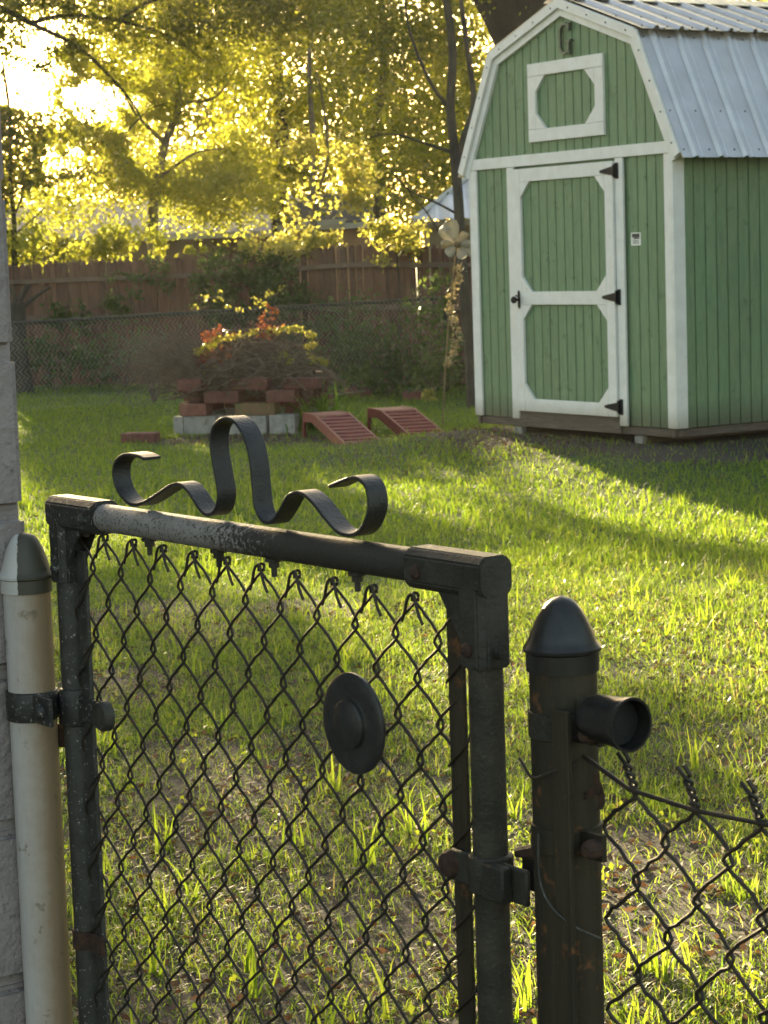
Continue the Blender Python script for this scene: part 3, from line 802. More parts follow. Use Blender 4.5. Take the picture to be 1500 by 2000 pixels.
# chain link fence running on to the right of the post
fnc = thing('chain_link_fence', 'low rusty chain link fence with twisted top barbs right of the dark post', 'fence', G(1.5, 0))
FX0, FP = .982, .0411
MB().tube([G(.955, 1.012, .004)] + [G(1.02 + .09 * i, .990 - .004 * (i % 2), .004) for i in range(18)], .0024, 6).build('tension_wire', M['wire'], fnc, smooth=True)
HALF_SAVE = HALF
HALF = .046
for k in range(32):
    x0, x1 = FX0 + (k - 0) * FP, FX0 + (k + 1) * FP
    pr_ = (k % 2 == 0)
    mb = MB()
    p = wire_path(x0, x1, .990, .06, pr_, over=.0055, jit=.0011)
    mb.tube(p, .0021, 6)
    px = x1 if pr_ else x0
    sg = 1 if pr_ else -1
    tw = [G(px + .0035 * math.cos(i * 1.5 + (0 if pr_ else math.pi)) - .012 * i / 8, .990 + .027 * i / 8, .0035 * math.sin(i * 1.5 + (0 if pr_ else math.pi))) for i in range(9)]
    tw.append(G(px - .018 + sg * .004, 1.026 if pr_ else 1.022, .001))
    mb.tube(tw, .0022, 6)
    mb.build('wire', M['wire'], fnc, smooth=True)
HALF = HALF_SAVE
MB().tube(catmull([G(.926, .935, .040), G(.930, .89, .043), G(.945, .865, .041), G(.966, .848, .030), G(.98, .835, .01)], 5), .0013, 5).build('tie_wire', M['pipe_left'], fnc, smooth=True)
MB().tube(catmull([G(.895, 1.005, .036), G(.925, .992, .045), G(.945, 1.000, .040), G(.965, 1.010, .020)], 5), .0016, 5).build('tie_wire', M['wire'], fnc, smooth=True)
# dry red leaf caught in the fence
dl = MB()
dl.strip([G(.985 + .004 * math.sin(i), .965 + .007 * i, .012) for i in range(6)], GD + Vector((0, 0, .3)), .010, .0008)
dl.strip([G(.965 + .006 * i, .975 + .003 * i, .014) for i in range(5)], (0, 0, 1), .008, .0008)
dlo = dl.build('dry_leaf', M['rust'])
tag(dlo, 'curled reddish dry leaf caught in the fence wires beside the dark post', 'leaf')

# ================================================================== HOUSE CORNER OF PAINTED BLOCKS
WC = Vector((-.490, 3.0, 0))
WV, WT = -GN, -GD                        # the wall runs towards the viewer; its thickness lies to the left
def WL(a, z, o): return WC + WV * a - WT * o + Vector((0, 0, z))
wall = thing('block_wall', 'grey painted concrete block wall at the left edge behind the cream post', 'wall', WC)
MB().box(WL, .010, 2.38, -.02, 3.3, -.19, -.012).build('mortar_bed', M['mortar'], wall)
zj = 1.3925 - 7 * .22
bi = 0
while zj < 3.2:
    off = -.2 if bi % 2 else 0.0
    a = 0.0; first = True
    while a < 2.38:
        L = .196 if (first and bi % 2) else .40
        j = random.uniform(-.002, .003)
        b = MB().box(WL, a + .004 + (j if first else 0), min(a + L - .004, 2.39), max(zj + .004, -.03), zj + .216, -.195, 0.0 + random.uniform(-.003, .002))
        b.build('block', M['block'], wall, bevel=.010, seg=3, smooth=True)
        a += L; first = False
    zj += .22; bi += 1

# ================================================================== BRICK PLANTER AND WHAT LIES ON IT
BO = Vector((-1.873, 19.62, 0)); BE = Vector((.953, -.302, 0)).normalized(); BN = Vector((.302, .953, 0)).normalized()
def BP(u, z, v): return BO + BE * u + BN * v + Vector((0, 0, z))
planter = thing('brick_planter', 'square planter of loose red bricks stacked openwork on grey concrete blocks', 'planter', BP(.6, 0, .5))
def brick(u0, u1, z0, z1, v0, v1, mat='brick', name='brick', rot=0.0):
    c = BP((u0 + u1) / 2, 0, (v0 + v1) / 2); ca, sa = math.cos(rot), math.sin(rot)
    def fn(u, z, v):
        p = BP(u, z, v) - c
        return Vector((p.x * ca - p.y * sa, p.x * sa + p.y * ca, p.z)) + c
    return MB().box(fn, u0, u1, z0, z1, v0, v1).build(name, M[mat], planter, bevel=.006)
rw = lambda a, b: ((a - 338) * .00489, (b - 338) * .00489)
for (a, b), m_ in (((338, 357), 'concrete'), ((359, 424), 'concrete'), ((426, 520), 'concrete'), ((525, 575), 'concrete')):
    u0, u1 = rw(a, b); brick(u0, u1, -.01, .168 + random.uniform(-.006, .004), .0 + random.uniform(0, .03), .22, m_, 'concrete_block', random.uniform(-.03, .03))
for (a, b), z, m_ in (((352, 405), .172, 'brick'), ((460, 537), .172, 'mossbrick'), ((402, 471), .282, 'brick'), ((523, 577), .282, 'brick'), ((350, 398), .392, 'brick'), ((454, 525), .392, 'brick')):
    u0, u1 = rw(a, b); brick(u0, u1, z, z + .106, random.uniform(-.01, .02), .16, m_, 'brick', random.uniform(-.05, .05))
brick(1.04, 1.36, .392, .49, .06, .22, 'brick', 'brick', .12)
for v in (.24, .58):
    brick(-.02, .15, -.01, .168, v, v + .34, 'concrete', 'concrete_block')
    brick(1.00, 1.14, -.01, .168, v, v + .30, 'concrete', 'concrete_block')
for j, z in enumerate((.172, .282, .392)):
    for v in (.20 + .10 * (j % 2), .60 + .10 * (j % 2)):
        brick(-.01, .15, z, z + .106, v, v + .30, 'brick')
        if j < 2 and v < .5: brick(1.00, 1.14, z, z + .106, v, v + .30, 'brick')
for j, z in enumerate((-.01, .172, .282, .392)):
    for u in (.05, .42, .76): brick(u + .06 * (j % 2), u + .06 * (j % 2) + .33, z, z + (.178 if j == 0 else .106), 1.0, 1.16, 'concrete' if j == 0 else 'brick', 'concrete_block' if j == 0 else 'brick')
# brush heap
bp = MB()
for i in range(620):
    u = random.gauss(.60, .34); v = random.gauss(.45, .26); u = min(max(u, -.05), 1.2); v = min(max(v, .0), 1.05)
    h = .46 * math.exp(-((u - .70) / .60) ** 2 - ((v - .5) / .6) ** 2)
    z = .34 + h * random.uniform(.05, 1.12)
    a = random.gauss(0, .8); L = random.choice((random.uniform(.12, .4), random.uniform(.3, .85)))
    p = BP(u, z, v); d = (BE * math.cos(a) + BN * math.sin(a)) * L + Vector((0, 0, random.gauss(0, .22) * L))
    P4 = [p - d * .5, p - d * .18 + Vector((random.gauss(0, .03), 0, random.uniform(-.02, .10))), p + d * .18 + Vector((random.gauss(0, .03), 0, random.uniform(-.03, .10))), p + d * .5 - Vector((0, 0, random.uniform(-.03, .10)))]
    r_ = random.choice((.0035, .005, .009))
    bp.tube(catmull(P4, 2), [r_ * k_ for k_ in (1, 1, .9, .8, .7, .55, .35)], 3, cap=False)
for i in range(240):    # sprays that droop over the left side
    p = BP(random.uniform(-.1, .3), random.uniform(.45, .75), random.uniform(0, .8))
    d = Vector((-random.uniform(.2, .75), random.uniform(-.2, .2), random.uniform(-.15, .30)))
    bp.tube([p, p + d * .5 + Vector((0, 0, .08)), p + d - Vector((0, 0, random.uniform(.02, .2)))], [.004, .003, .0015], 3, cap=False)
tag(bp.build('brush_heap', M['twig']), 'brown heap of cut twigs and dry vines filling the brick planter', 'brush', kind='stuff')
hl = []
for i in range(9): hl.append((tuple(BP(random.uniform(.15, 1.1), random.uniform(.50, .85), random.uniform(.05, .5))), (.09, .10, .04), 15))
hv_ = thing('heap_weeds', 'dull green leaves growing through the brown brush heap', 'weeds', BP(.6, .5, .4)); foliage('leaves', hl, M['leaf_green'], hv_, (.025, .05), .7, 12, beams=False)
vn = thing('trailing_vine', 'pale sunlit leafy vine trailing along the top of the brush heap', 'vine', BP(.6, .9, .4))
vc = []
for (x, y) in ((395, 690), (410, 680), (430, 668), (450, 662), (475, 660), (500, 655), (525, 650), (545, 648), (565, 645), (590, 648), (600, 660), (606, 680), (612, 700), (622, 710), (634, 708)):
    vc.append(px_clump(x, y - 4, 19.8, 11, 6, 44, .10))
for (x, y) in ((385, 600), (405, 582), (428, 580), (440, 598), (470, 605), (500, 588), (520, 575), (545, 570), (512, 600)):
    vc.append(px_clump(x, y, 20.2, 8, 7, 11, .10))
foliage('leaves', vc, M['leaf_pale'], vn, (.028, .05), .6, 12, beams=False)
sm = MB()
for pth in ([(395, 690), (450, 660), (520, 650), (590, 646), (606, 680), (634, 708)], [(470, 655), (500, 600), (545, 572)], [(420, 665), (385, 605), (428, 578), (470, 612)], [(545, 640), (560, 600), (580, 595), (588, 640)]):
    sm.tube(catmull([at_y(x, y, 19.95) for x, y in pth], 5), .004, 4)
sm.build('stem', M['twig'], vn)
for lab, pts in (('small tuft of bright red leaves at the left shoulder of the brush heap', ((405, 652), (425, 648), (412, 655), (435, 650))),
                 ('tall spray of red leaves standing up behind the middle of the brush heap', ((515, 628), (520, 648), (528, 610), (510, 640), (535, 645))),
                 ('orange red leaves hanging low over the left front of the brush heap', ((420, 690), (432, 675), (400, 695), (440, 700), (385, 700), (410, 705)))):
    rv = thing('red_leafed_plant', lab, 'plant', at_z(pts[0][0], pts[0][1], .8), 'red leafed plants on the brush heap')
    foliage('leaves', [px_clump(x, y, 19.85, 14, 9, 24, .12) for x, y in pts], M['leaf_red'], rv, (.03, .055), .7, 12, beams=False)
    b = MB(); b.tube([at_y(pts[0][0] + 6, 700, 19.9), at_y(pts[0][0] + 3, 670, 19.87), at_y(pts[0][0], pts[0][1], 19.85)], [.006, .005, .002], 4); b.build('stem', M['twig'], rv)
# loose brick
lb = MB(); q = at_z(275, 864)
def LB(u, z, v): return q + Vector((.985, -.17, 0)) * u + Vector((.17, .985, 0)) * v + Vector((0, 0, z))
lb.box(LB, -.155, .155, -.01, .085, -.09, .09)
tag(lb.build('brick', M['brick'], bevel=.008), 'single red brick lying in the grass left of the planter', 'brick', 'loose bricks')
for x, y, r, lab in ((700, 768, .2, 'red brick lying in the weeds just behind the two red ramps'), (815, 775, -.4, 'broken red brick among leaf litter left of the flower stake')):
    q2 = at_z(x, y + 6)
    b = MB().box(lambda u, z, v: q2 + Vector((math.cos(r), math.sin(r), 0)) * u + Vector((-math.sin(r), math.cos(r), 0)) * v + Vector((0, 0, z)), -.14, .14, -.01, .10, -.08, .08)
    tag(b.build('brick', M['brick'], bevel=.008), lab, 'brick', 'loose bricks')

# ================================================================== CAR RAMPS
def car_ramp(bend, label):
    L = Vector((.29, -.957, 0)); Wd = Vector((.957, .29, 0)); H = .225; SLN = 1.0; WR = .32
    def RP(l, z, w_): return bend + L * l + Wd * w_ + Vector((0, 0, z))
    t = thing('car_ramp', label, 'ramp', Vector((bend.x, bend.y, 0)), 'red car ramps')
    side = [(-.40, 0), (-.35, .0), (-.32, H - .085), (-.08, H - .075), (.06, H - .10), (.58, .02), (.63, 0), (SLN, 0), (SLN, .03), (.02, H), (-.36, H)]
    for w0, w1 in ((0, .022), (WR - .022, WR)):
        MB().prism([(a, b) for a, b in side], lambda a, b, o: RP(a, b, o), w0, w1).build('side_plate', M['ramp'], t, bevel=.002)
    MB().prism([(-.358, H - .024), (.015, H - .024), (.015, H - .006), (-.358, H - .006)], lambda a, b, o: RP(a, b, o), .0225, WR - .0225).build('platform', M['ramp'], t, bevel=.002)
    dk = MB().prism([(.016, H - .026), (SLN - .005, .004), (SLN - .005, .024), (.016, H - .008)], lambda a, b, o: RP(a, b, o), .0225, WR - .0225).build('slope', M['ramp'], t)
    for i in range(9):
        f = (i + .6) / 9.3
        a = .02 + (SLN - .025) * f; z = (H - .008) * (1 - f) + .024 * f
        MB().prism([(a - .016, z - .004), (a + .014, z - .010), (a + .014, z + .006), (a - .012, z + .014)], lambda a_, b_, o: RP(a_, b_, o), .023, WR - .023).build('tread', M['ramp'], dk)
    return t
car_ramp(Vector((-.57, 18.46, 0)), 'nearer red plastic car ramp with its slope running down to the right')
car_ramp(Vector((-.01, 18.76, 0)), 'farther red car ramp with a pale shine on its flat top')

# ================================================================== FLOWER STAKE
fs = thing('flower_stake', 'large cream fabric flower on a thin leaning stake left of the shed', 'decoration', at_z(865, 835))
MB().tube(catmull([at_y(864, 838, 19.4), at_y(869, 740, 19.38), at_y(877, 620, 19.35), at_y(889, 500, 19.3)], 5), .008, 6).build('stake', M['moss_string'], fs, smooth=True)
fc = at_y(893, 478, 19.25)
for i in range(9):
    a = i * 2 * math.pi / 9 + .3
    if i in (6,): continue
    a += random.gauss(0, .16)
    r = .20 * random.uniform(.7, 1.25)
    d = Vector((math.cos(a), random.uniform(-.8, .5), math.sin(a))).normalized(); wv = Vector((-math.sin(a), random.uniform(-.8, .8), math.cos(a)))
    V = []; 
    for j, (t_, w_) in enumerate(((.10, .10), (.35, .34), (.65, .56), (.9, .52), (1.0, .22))):
        for sgn in (-1, 0, 1):
            V.append(fc + d * r * t_ + wv * (sgn * w_ * r * .5) + Vector((0, -.022 * (1 - abs(sgn)) * random.uniform(-1, 1) - .05 * t_ * t_ * random.uniform(0, 1.6), 0)))
    F_ = []
    for j in range(4):
        for k_ in range(2): F_.append((j * 3 + k_, j * 3 + k_ + 1, j * 3 + k_ + 4, j * 3 + k_ + 3))
    me = MB().add(V, F_).mesh('petal')
    at = me.attributes.new('tint', 'FLOAT', 'POINT')
    at.data.foreach_set('value', np.full(len(me.vertices), random.random(), np.float32))
    me.materials.append(M['petal']); me.shade_smooth()
    o = link('petal', me, fs)
    so = o.modifiers.new('thick', 'SOLIDIFY'); so.thickness = .002
MB().lathe([(.01, -.02), (.03, -.01), (.03, .01), (.01, .02)], fc + Vector((0, -.04, 0)), (0, -1, 0), 10).build('flower_centre', M['moss_string'], fs, smooth=True)
hv = [px_clump(889 + 8 * math.sin(y * .05) - (y - 520) * .03, y, 19.32, 6, 12, 20, .03) for y in range(525, 720, 14)]
foliage('hanging_strands', hv, M['moss_string'], fs, (.025, .05), .7, 8, beams=False)['kind'] = 'stuff'

# ================================================================== CHAIN LINK FENCE IN THE MIDDLE GROUND
RA, RB = at_y(-60, 637, 22.3), at_y(868, 582, 24.5)
mf = thing('chain_link_fence', 'distant chain link fence with a dark top rail behind the brick planter', 'fence', (RA.x, RA.y, 0))
MB().tube([RA.lerp(RB, t) for t in (0, .25, .5, .75, 1)], .020, 8).build('top_rail', M['pipe_dark'], mf, smooth=True)
for t in (.0, 1.0):
    p = RA.lerp(RB, t); MB().tube([Vector((p.x, p.y + .03, -.02)), Vector((p.x, p.y + .03, p.z + .03))], .024, 8).build('post', M['pipe_dark'], mf, smooth=True)
ms = MB(); Lf = Vector((RB.x - RA.x, RB.y - RA.y, 0)); nn_ = int(Lf.length / .05)
for i in range(nn_):
    p0 = RA + (RB - RA) * (i / nn_); top = p0.z
    pts = []
    for j in range(int(top / .05)):
        q_ = p0 + (RB - RA) / nn_ * (j % 2) * 1.06
        pts.append(Vector((q_.x, q_.y - .02, top - j * .05)))
    ms.tube(pts, .0029, 3, cap=False)
tag(ms.build('wire_mesh', M['concrete'], mf), kind='stuff')

# ================================================================== WOODEN FENCE
wf = thing('wooden_fence', 'weathered brown picket privacy fence with dog eared tops across the back of the yard', 'fence', (-2, 28, 0))
FP_ = [(-70, 522, 29.4), (40, 517, 29.0), (380, 503, 28.0), (700, 478, 26.5), (940, 479, 25.4), (1200, 470, 24.3)]
fpts = [at_y(*p) for p in FP_]
def along(d):
    for a, b in zip(fpts[:-1], fpts[1:]):
        L = math.hypot(b.x - a.x, b.y - a.y)
        if d <= L: return a.lerp(b, d / L), (b - a)
        d -= L
    return fpts[-1], fpts[-1] - fpts[-2]
FLEN = sum(math.hypot(b.x - a.x, b.y - a.y) for a, b in zip(fpts[:-1], fpts[1:]))
pick = []
for v in range(4):
    h = 1.0
    ear = .022
    b = MB().prism([(-.044, 0), (.044, 0), (.044, 1.60), (.044 - ear, 1.63), (-.044 + ear, 1.63), (-.044, 1.60)], lambda a, z, o: Vector((a, o, z)), 0, .016)
    me = b.mesh('picket', bevel=.002); me.materials.append(M['picket']); pick.append(me)
d = 0.0; i = 0
while d < FLEN:
    p, dr = along(d)
    o = link('picket', pick[i % 4], wf)
    o.location = (p.x, p.y, random.uniform(-.012, .012)); o.rotation_euler = (random.gauss(0, .006), random.gauss(0, .008), math.atan2(dr.y, dr.x))
    o.scale = (1, 1, (p.z) / 1.63)
    d += .0905 + random.uniform(0, .005); i += 1
for zf in (.20, .56, .86):
    rm = MB()
    for a, b in zip(fpts[:-1], fpts[1:]):
        rm.tube([Vector((a.x, a.y - .022, a.z * zf)), Vector((b.x, b.y - .022, b.z * zf))], .04, 4)
    rm.build('fence_rail', M['rail_wood'], wf)
d = .3
while d < FLEN:
    p, dr = along(d)
    MB().box(lambda a, z, o: Vector((p.x + a, p.y + o, z)), -.045, .045, 0, p.z - .05, .03, .12).build('fence_post', M['rail_wood'], wf); d += 2.4

# ================================================================== HOUSES BEHIND
def house(name, label, x0, x1, Y, zw, zr, depth, wall, roof, ridge_in=0.0, cat='house'):
    t = thing(name, label, cat, ((x0 + x1) / 2, Y, 0))
    fn = lambda a, z, o: Vector((a, Y + o, z))
    MB().box(fn, x0, x1, 0, zw, .3, depth - .3).build('wall', M[wall], t)
    r = MB()
    e0, e1 = x0 - .3, x1 + .3
    vs = [(e0, Y, zw - .02), (e1, Y, zw - .02), (e1 - ridge_in, Y + depth / 2, zr), (e0 + ridge_in, Y + depth / 2, zr), (e0, Y + depth, zw - .02), (e1, Y + depth, zw - .02)]
    lo = [(x, y, z - .10) for x, y, z in vs]
    r.add(vs + lo, [(0, 1, 2, 3), (3, 2, 5, 4), (6, 9, 8, 7), (9, 10, 11, 8), (0, 6, 7, 1), (4, 5, 11, 10), (0, 3, 9, 6), (3, 4, 10, 9), (1, 7, 8, 2), (2, 8, 11, 5)])
    r.build('roof', M[roof], t)
    MB().box(fn, e0, e1, zw - .14, zw - .03, -.03, -.005).build('fascia', M['fascia'], t)
    return t
h1 = house('house', 'low house with a brown shingled roof behind the fence on the left', -8.5, -1.75, 45, 2.20, 3.0, 8, 'brown_wall', 'shingle')
h2 = house('house', 'small tan outbuilding with a dark roof behind the middle of the fence', -1.55, -.10, 42, 2.26, 2.85, 3.5, 'tan_wall', 'shingle_dark', .5)
MB().box(lambda a, z, o: Vector((a, 42 + o, z)), -1.4, -.55, 2.20, 2.30, -.10, -.04).build('gutter', M['fascia'], h2)
t = thing('metal_roof_building', 'tan outbuilding with a ribbed metal hip roof peeping out left of the shed', 'building', (2.4, 35, 0))
MB().box(lambda a, z, o: Vector((a, 34 + o, z)), .85, 4.5, 0, 2.07, .25, 4).build('wall', M['olive_wall'], t)
rr = MB(); x = .62
fsl = MB()
xs = np.arange(.62, 4.8, .055)
vs = []; fs_ = []
for i, x in enumerate(xs):
    zz = .018 if i % 4 in (1, 2) else 0
    t_ = min(1.0, (x - .60) / 1.35)
    vs += [(x, 33.9, 2.085 + zz), (x, 33.9 + 2.2 * t_, 2.085 + .98 * t_ + zz)]
for i in range(len(xs) - 1): fs_.append((2 * i, 2 * i + 1, 2 * i + 3, 2 * i + 2))
rr.add(vs, fs_)
ro = rr.build('roof', M['far_metal'], t)
so = ro.modifiers.new('thick', 'SOLIDIFY'); so.thickness = .01
MB().add([(.62, 33.9, 2.085), (1.95, 36.1, 3.065), (.62, 38.3, 2.085), (.62, 33.9, 2.07), (1.95, 36.1, 3.05), (.62, 38.3, 2.07)], [(0, 2, 1), (3, 4, 5), (0, 1, 4, 3), (1, 2, 5, 4), (0, 3, 5, 2)]).build('roof', M['far_metal'], t)
MB().tube([Vector((.60, 33.88, 2.11)), Vector((1.95, 36.1, 3.10))], .04, 6).build('hip_cap', M['fascia'], t)
MB().box(lambda a, z, o: Vector((a, 33.86 + o, z)), .62, 4.6, 2.0, 2.07, 0, .03).build('fascia', M['olive_wall'], t)


# ================================================================== TREES
def tree(name, label, base, leaves, mat, group=None, size=(.06, .11), limbs=(), bark='bark', sub=.3, per=60, cat='tree', beams=True, clear=0.0):
    t = thing(name, label, cat, (base[0], base[1], 0), group)
    if leaves: foliage('crown', leaves, M[mat], t, size, sub, per, beams, clear)
    if limbs:
        b = MB()
        for pts, r0, r1 in limbs:
            P = catmull(pts, 5) if len(pts) > 2 else [Vector(p) for p in pts]
            n = len(P); b.tube(P, [r0 + (r1 - r0) * i / (n - 1) for i in range(n)], 8)
        b.build('trunk', M[bark], t, smooth=True)
    return t
def bole(px_pts, Y): return [at_y(x, y, Y) for x, y in px_pts]
def to_ground(p): return Vector((p.x, p.y, -.05))
def gnd(px, py, Y):
    p = at_y(px, py, Y); return Vector((p.x, p.y, -.05))
BT = 'backlit trees beyond the wooden fence'
# golden tree, the brightest of all
c = [px_clump(105, 305, 38, 52, 46, 3000), px_clump(108, 262, 38, 42, 34, 1500), px_clump(120, 225, 38.5, 26, 26, 500), px_clump(235, 195, 38, 60, 50, 3200), px_clump(145, 235, 38.3, 34, 40, 1500), px_clump(265, 240, 38.6, 60, 50, 3000), px_clump(178, 222, 38, 60, 56, 4200), px_clump(215, 270, 38.5, 80, 46, 4200), px_clump(150, 290, 38, 50, 36, 2200), px_clump(250, 180, 38, 140, 110, 4320), px_clump(390, 240, 38.5, 110, 120, 4320), px_clump(190, 330, 37.5, 110, 90, 3360), px_clump(330, 340, 37.5, 140, 45, 2600),
     px_clump(440, 310, 39, 70, 80, 2160), px_clump(340, 90, 39, 200, 90, 4320), px_clump(300, -60, 38, 260, 120, 11250), px_clump(330, -260, 38, 250, 150, 9000), px_clump(120, 380, 38, 90, 70, 1920), px_clump(170, 170, 38, 50, 70, 2550), px_clump(120, 300, 38, 60, 40, 1800), px_clump(150, 110, 38, 30, 40, 750), px_clump(250, 260, 38, 90, 80, 3900), px_clump(400, 150, 38, 110, 80, 3900), px_clump(140, 260, 38, 40, 50, 1350), px_clump(330, 310, 39.5, 160, 70, 9000), px_clump(420, 380, 40, 120, 60, 6000)]
tree('golden_tree', 'big golden backlit tree above the low brown roofed house', gnd(300, 430, 38), c, 'leaf_gold', BT, (.055, .105),
     sub=.45, per=32, limbs=[([gnd(296, 430, 38)] + bole([(298, 440), (308, 360), (322, 280), (350, 200), (330, 80), (345, -60)], 38), .10, .04),
      (bole([(322, 280), (260, 215), (215, 120)], 38), .04, .012), (bole([(340, 200), (420, 190), (470, 120)], 38), .035, .01), (bole([(308, 350), (380, 300), (440, 290)], 38), .03, .01)], bark='bark_pale')
# darker green tree right of it
c = [px_clump(540, 250, 43, 110, 130, 2700), px_clump(560, 360, 42, 90, 60, 1350), px_clump(500, 120, 43, 130, 110, 2100), px_clump(600, 30, 43, 160, 120, 2400), px_clump(560, -160, 43, 220, 120, 5400)]
tree('green_tree', 'shaded dark green tree standing between the golden tree and the pale shrub', gnd(540, 400, 43), c, 'leaf_green', BT, (.08, .15), [([gnd(545, 400, 43)] + bole([(545, 380), (550, 250), (540, 100), (560, -100)], 43), .2, .06)])
c = [px_clump(720, 210, 41, 130, 140, 2400), px_clump(830, 150, 41, 120, 150, 2400), px_clump(800, 330, 39, 110, 80, 1500), px_clump(770, 20, 41, 170, 120, 2400), px_clump(900, 260, 42, 60, 130, 1200), px_clump(800, -160, 41, 250, 120, 6000)]
tree('green_tree', 'olive green tree with bright gaps behind the slim dark trunk', gnd(760, 420, 41), c, 'leaf_green', BT, (.08, .14), [([gnd(740, 420, 41)] + bole([(742, 400), (735, 260), (750, 120), (740, -80)], 41), .16, .05)])
c = [px_clump(600, 130, 35, 70, 70, 480), px_clump(660, 200, 35, 60, 110, 720), px_clump(630, 60, 35, 110, 50, 660)]
tree('slender_tree', 'slender tree with hanging dry strands left of the dark trunk', gnd(618, 400, 35), c, 'leaf_dark', BT, (.05, .09), [([gnd(612, 400, 35)] + bole([(612, 380), (610, 250), (604, 120), (618, -40)], 35), .05, .03)], 'bark_pale')
# left edge tree, dark leaves against the sky
c = [px_clump(x, y, 33, rx, ry, n) for x, y, rx, ry, n in ((5, 140, 40, 40, 700), (30, 210, 40, 30, 700), (10, 260, 50, 40, 900), (60, 270, 60, 46, 900), (110, 250, 40, 40, 420), (30, 350, 60, 40, 1100), (100, 350, 50, 36, 700), (60, 410, 70, 40, 1200), (130, 300, 50, 36, 560), (165, 260, 40, 30, 420), (150, 400, 50, 40, 620),
      (180, 330, 50, 40, 700), (90, 460, 60, 30, 800), (20, 470, 40, 40, 700), (25, 30, 60, 40, 500))]
tree('leafy_tree', 'thin dark leaved tree against the bright sky at the left edge', gnd(28, 520, 33), c, 'leaf_dark', BT, (.06, .11),
     [([gnd(28, 520, 33)] + bole([(28, 510), (27, 430), (20, 340), (18, 220), (5, 120)], 33), .05, .02), (bole([(27, 460), (62, 430), (88, 405)], 33), .018, .008), (bole([(26, 425), (44, 380), (48, 330)], 33), .02, .008), (bole([(22, 370), (70, 330), (130, 300), (170, 262)], 33), .016, .005)], sub=.8, per=16)
# bough reaching in from the upper left
b0 = [(-60, -20), (60, 45), (150, 90), (215, 150), (258, 200), (280, 240)]
c = [px_clump(x, y, 27, rx, ry, int(n * .85)) for x, y, rx, ry, n in ((60, 15, 90, 26, 1300), (180, 20, 90, 40, 1500), (150, 90, 60, 26, 620), (30, 60, 60, 30, 420), (90, 120, 40, 26, 200), (300, 50, 110, 60, 2600), (240, 150, 50, 35, 520), (420, 30, 120, 60, 3000), (400, 130, 60, 35, 600), (540, 30, 110, 50, 2400), (660, 20, 100, 60, 2400), (200, -70, 300, 60, 5000), (550, -70, 300, 60, 6000), (-60, 0, 80, 70, 2000))]
tree('overhanging_tree', 'dark bough reaching down from the upper left corner across the bright sky', (-9, 27), c, 'leaf_dark', None, (.045, .075),
     [([Vector((-9.0, 27, -.05)), Vector((-8.6, 27, 2.5)), Vector((-7.2, 27, 4.4))] + bole(b0[:1], 27), .22, .07), (bole(b0, 27), .036, .009), (bole([(60, 45), (130, 30), (230, 40), (330, 70), (400, 120)], 27), .03, .008),
      (bole([(230, 40), (300, 0), (420, -20), (560, 20)], 27), .03, .01), (bole([(215, 150), (225, 190), (232, 215), (262, 225)], 27), .012, .004), (bole([(420, -20), (520, -30), (640, -10), (690, 60)], 27), .02, .008),
      (bole([(245, 260), (290, 215), (330, 200)], 27), .01, .004)], sub=.4, per=30)
# slim dark trunk beside the shed
c = [px_clump(850, 60, 22.5, 60, 70, 900), px_clump(760, 100, 22.5, 90, 60, 900), px_clump(820, 200, 22.5, 70, 70, 900), px_clump(730, 260, 22.5, 70, 50, 520), px_clump(840, 330, 22.5, 50, 40, 420), px_clump(700, 30, 22.5, 80, 50, 900), px_clump(860, -80, 22.5, 160, 70, 2500), px_clump(780, 380, 22.5, 50, 30, 260), px_clump(925, 130, 22.5, 30, 90, 420)]
tree('slim_tree', 'slim dark trunked tree rising just left of the shed', gnd(908, 760, 22), c, 'leaf_dark', None, (.04, .07),
     [([gnd(922, 760, 22)] + bole([(920, 700), (910, 600), (899, 480), (896, 400), (888, 300), (880, 210), (884, 100), (872, 0), (860, -80)], 22), .062, .036),
      (bole([(892, 330), (905, 270), (925, 200), (912, 90), (896, -30)], 22), .035, .022), (bole([(884, 220), (840, 160), (800, 60), (790, -20)], 22), .022, .008),
      (bole([(890, 300), (830, 280), (770, 262), (720, 268)], 22), .018, .005), (bole([(897, 420), (850, 395), (800, 372), (760, 330)], 22), .014, .005), (bole([(858, 455), (830, 410), (800, 375), (790, 330)], 22), .010, .004)], sub=.4, per=26)
# oak behind the shed
tree('oak_tree', 'thick dark oak trunk leaning out behind the shed roof', gnd(1150, 600, 24), [px_clump(1000, -160, 24, 200, 90, 5000), px_clump(1300, -170, 24, 250, 90, 5000), ((3.5, 22, 7.5), (3.2, 3.5, 1.6), 12000), ((7, 24, 6.5), (3, 3, 2.5), 9000), ((6.5, 19, 8), (3, 3, 1.5), 7000), ((4.6, 29, 8.8), (4.2, 2.5, 5), 22000), ((9, 31, 7), (4, 2.5, 4.5), 14000)], 'leaf_dark', None, (.05, .09),
     [([gnd(1120, 600, 24)] + bole([(1118, 560), (1080, 250), (1010, 60), (955, -40), (900, -120)], 24), .36, .24), (bole([(1010, 60), (1060, 0), (1090, -80)], 24), .24, .15)], bark='bark_dark')
# pale shrub glowing over the fence
c = [px_clump(600, 300, 30.5, 40, 34, 520), px_clump(640, 340, 30.5, 60, 50, 900), px_clump(690, 310, 30.5, 45, 50, 650), px_clump(610, 390, 30, 60, 40, 800), px_clump(565, 430, 29.5, 50, 40, 800), px_clump(540, 470, 29.3, 50, 25, 650), px_clump(690, 380, 30.5, 40, 30, 380)]
tree('pale_shrub', 'tall shrub with pale glowing leaves above the middle of the fence', gnd(620, 520, 30.3), c, 'leaf_pale', None, (.06, .10), [([gnd(610, 500, 30.3)] + bole([(608, 470), (620, 380), (640, 310), (632, 210), (618, 140)], 30.3), .03, .01)], 'bark_pale', .5, 22, 'shrub')
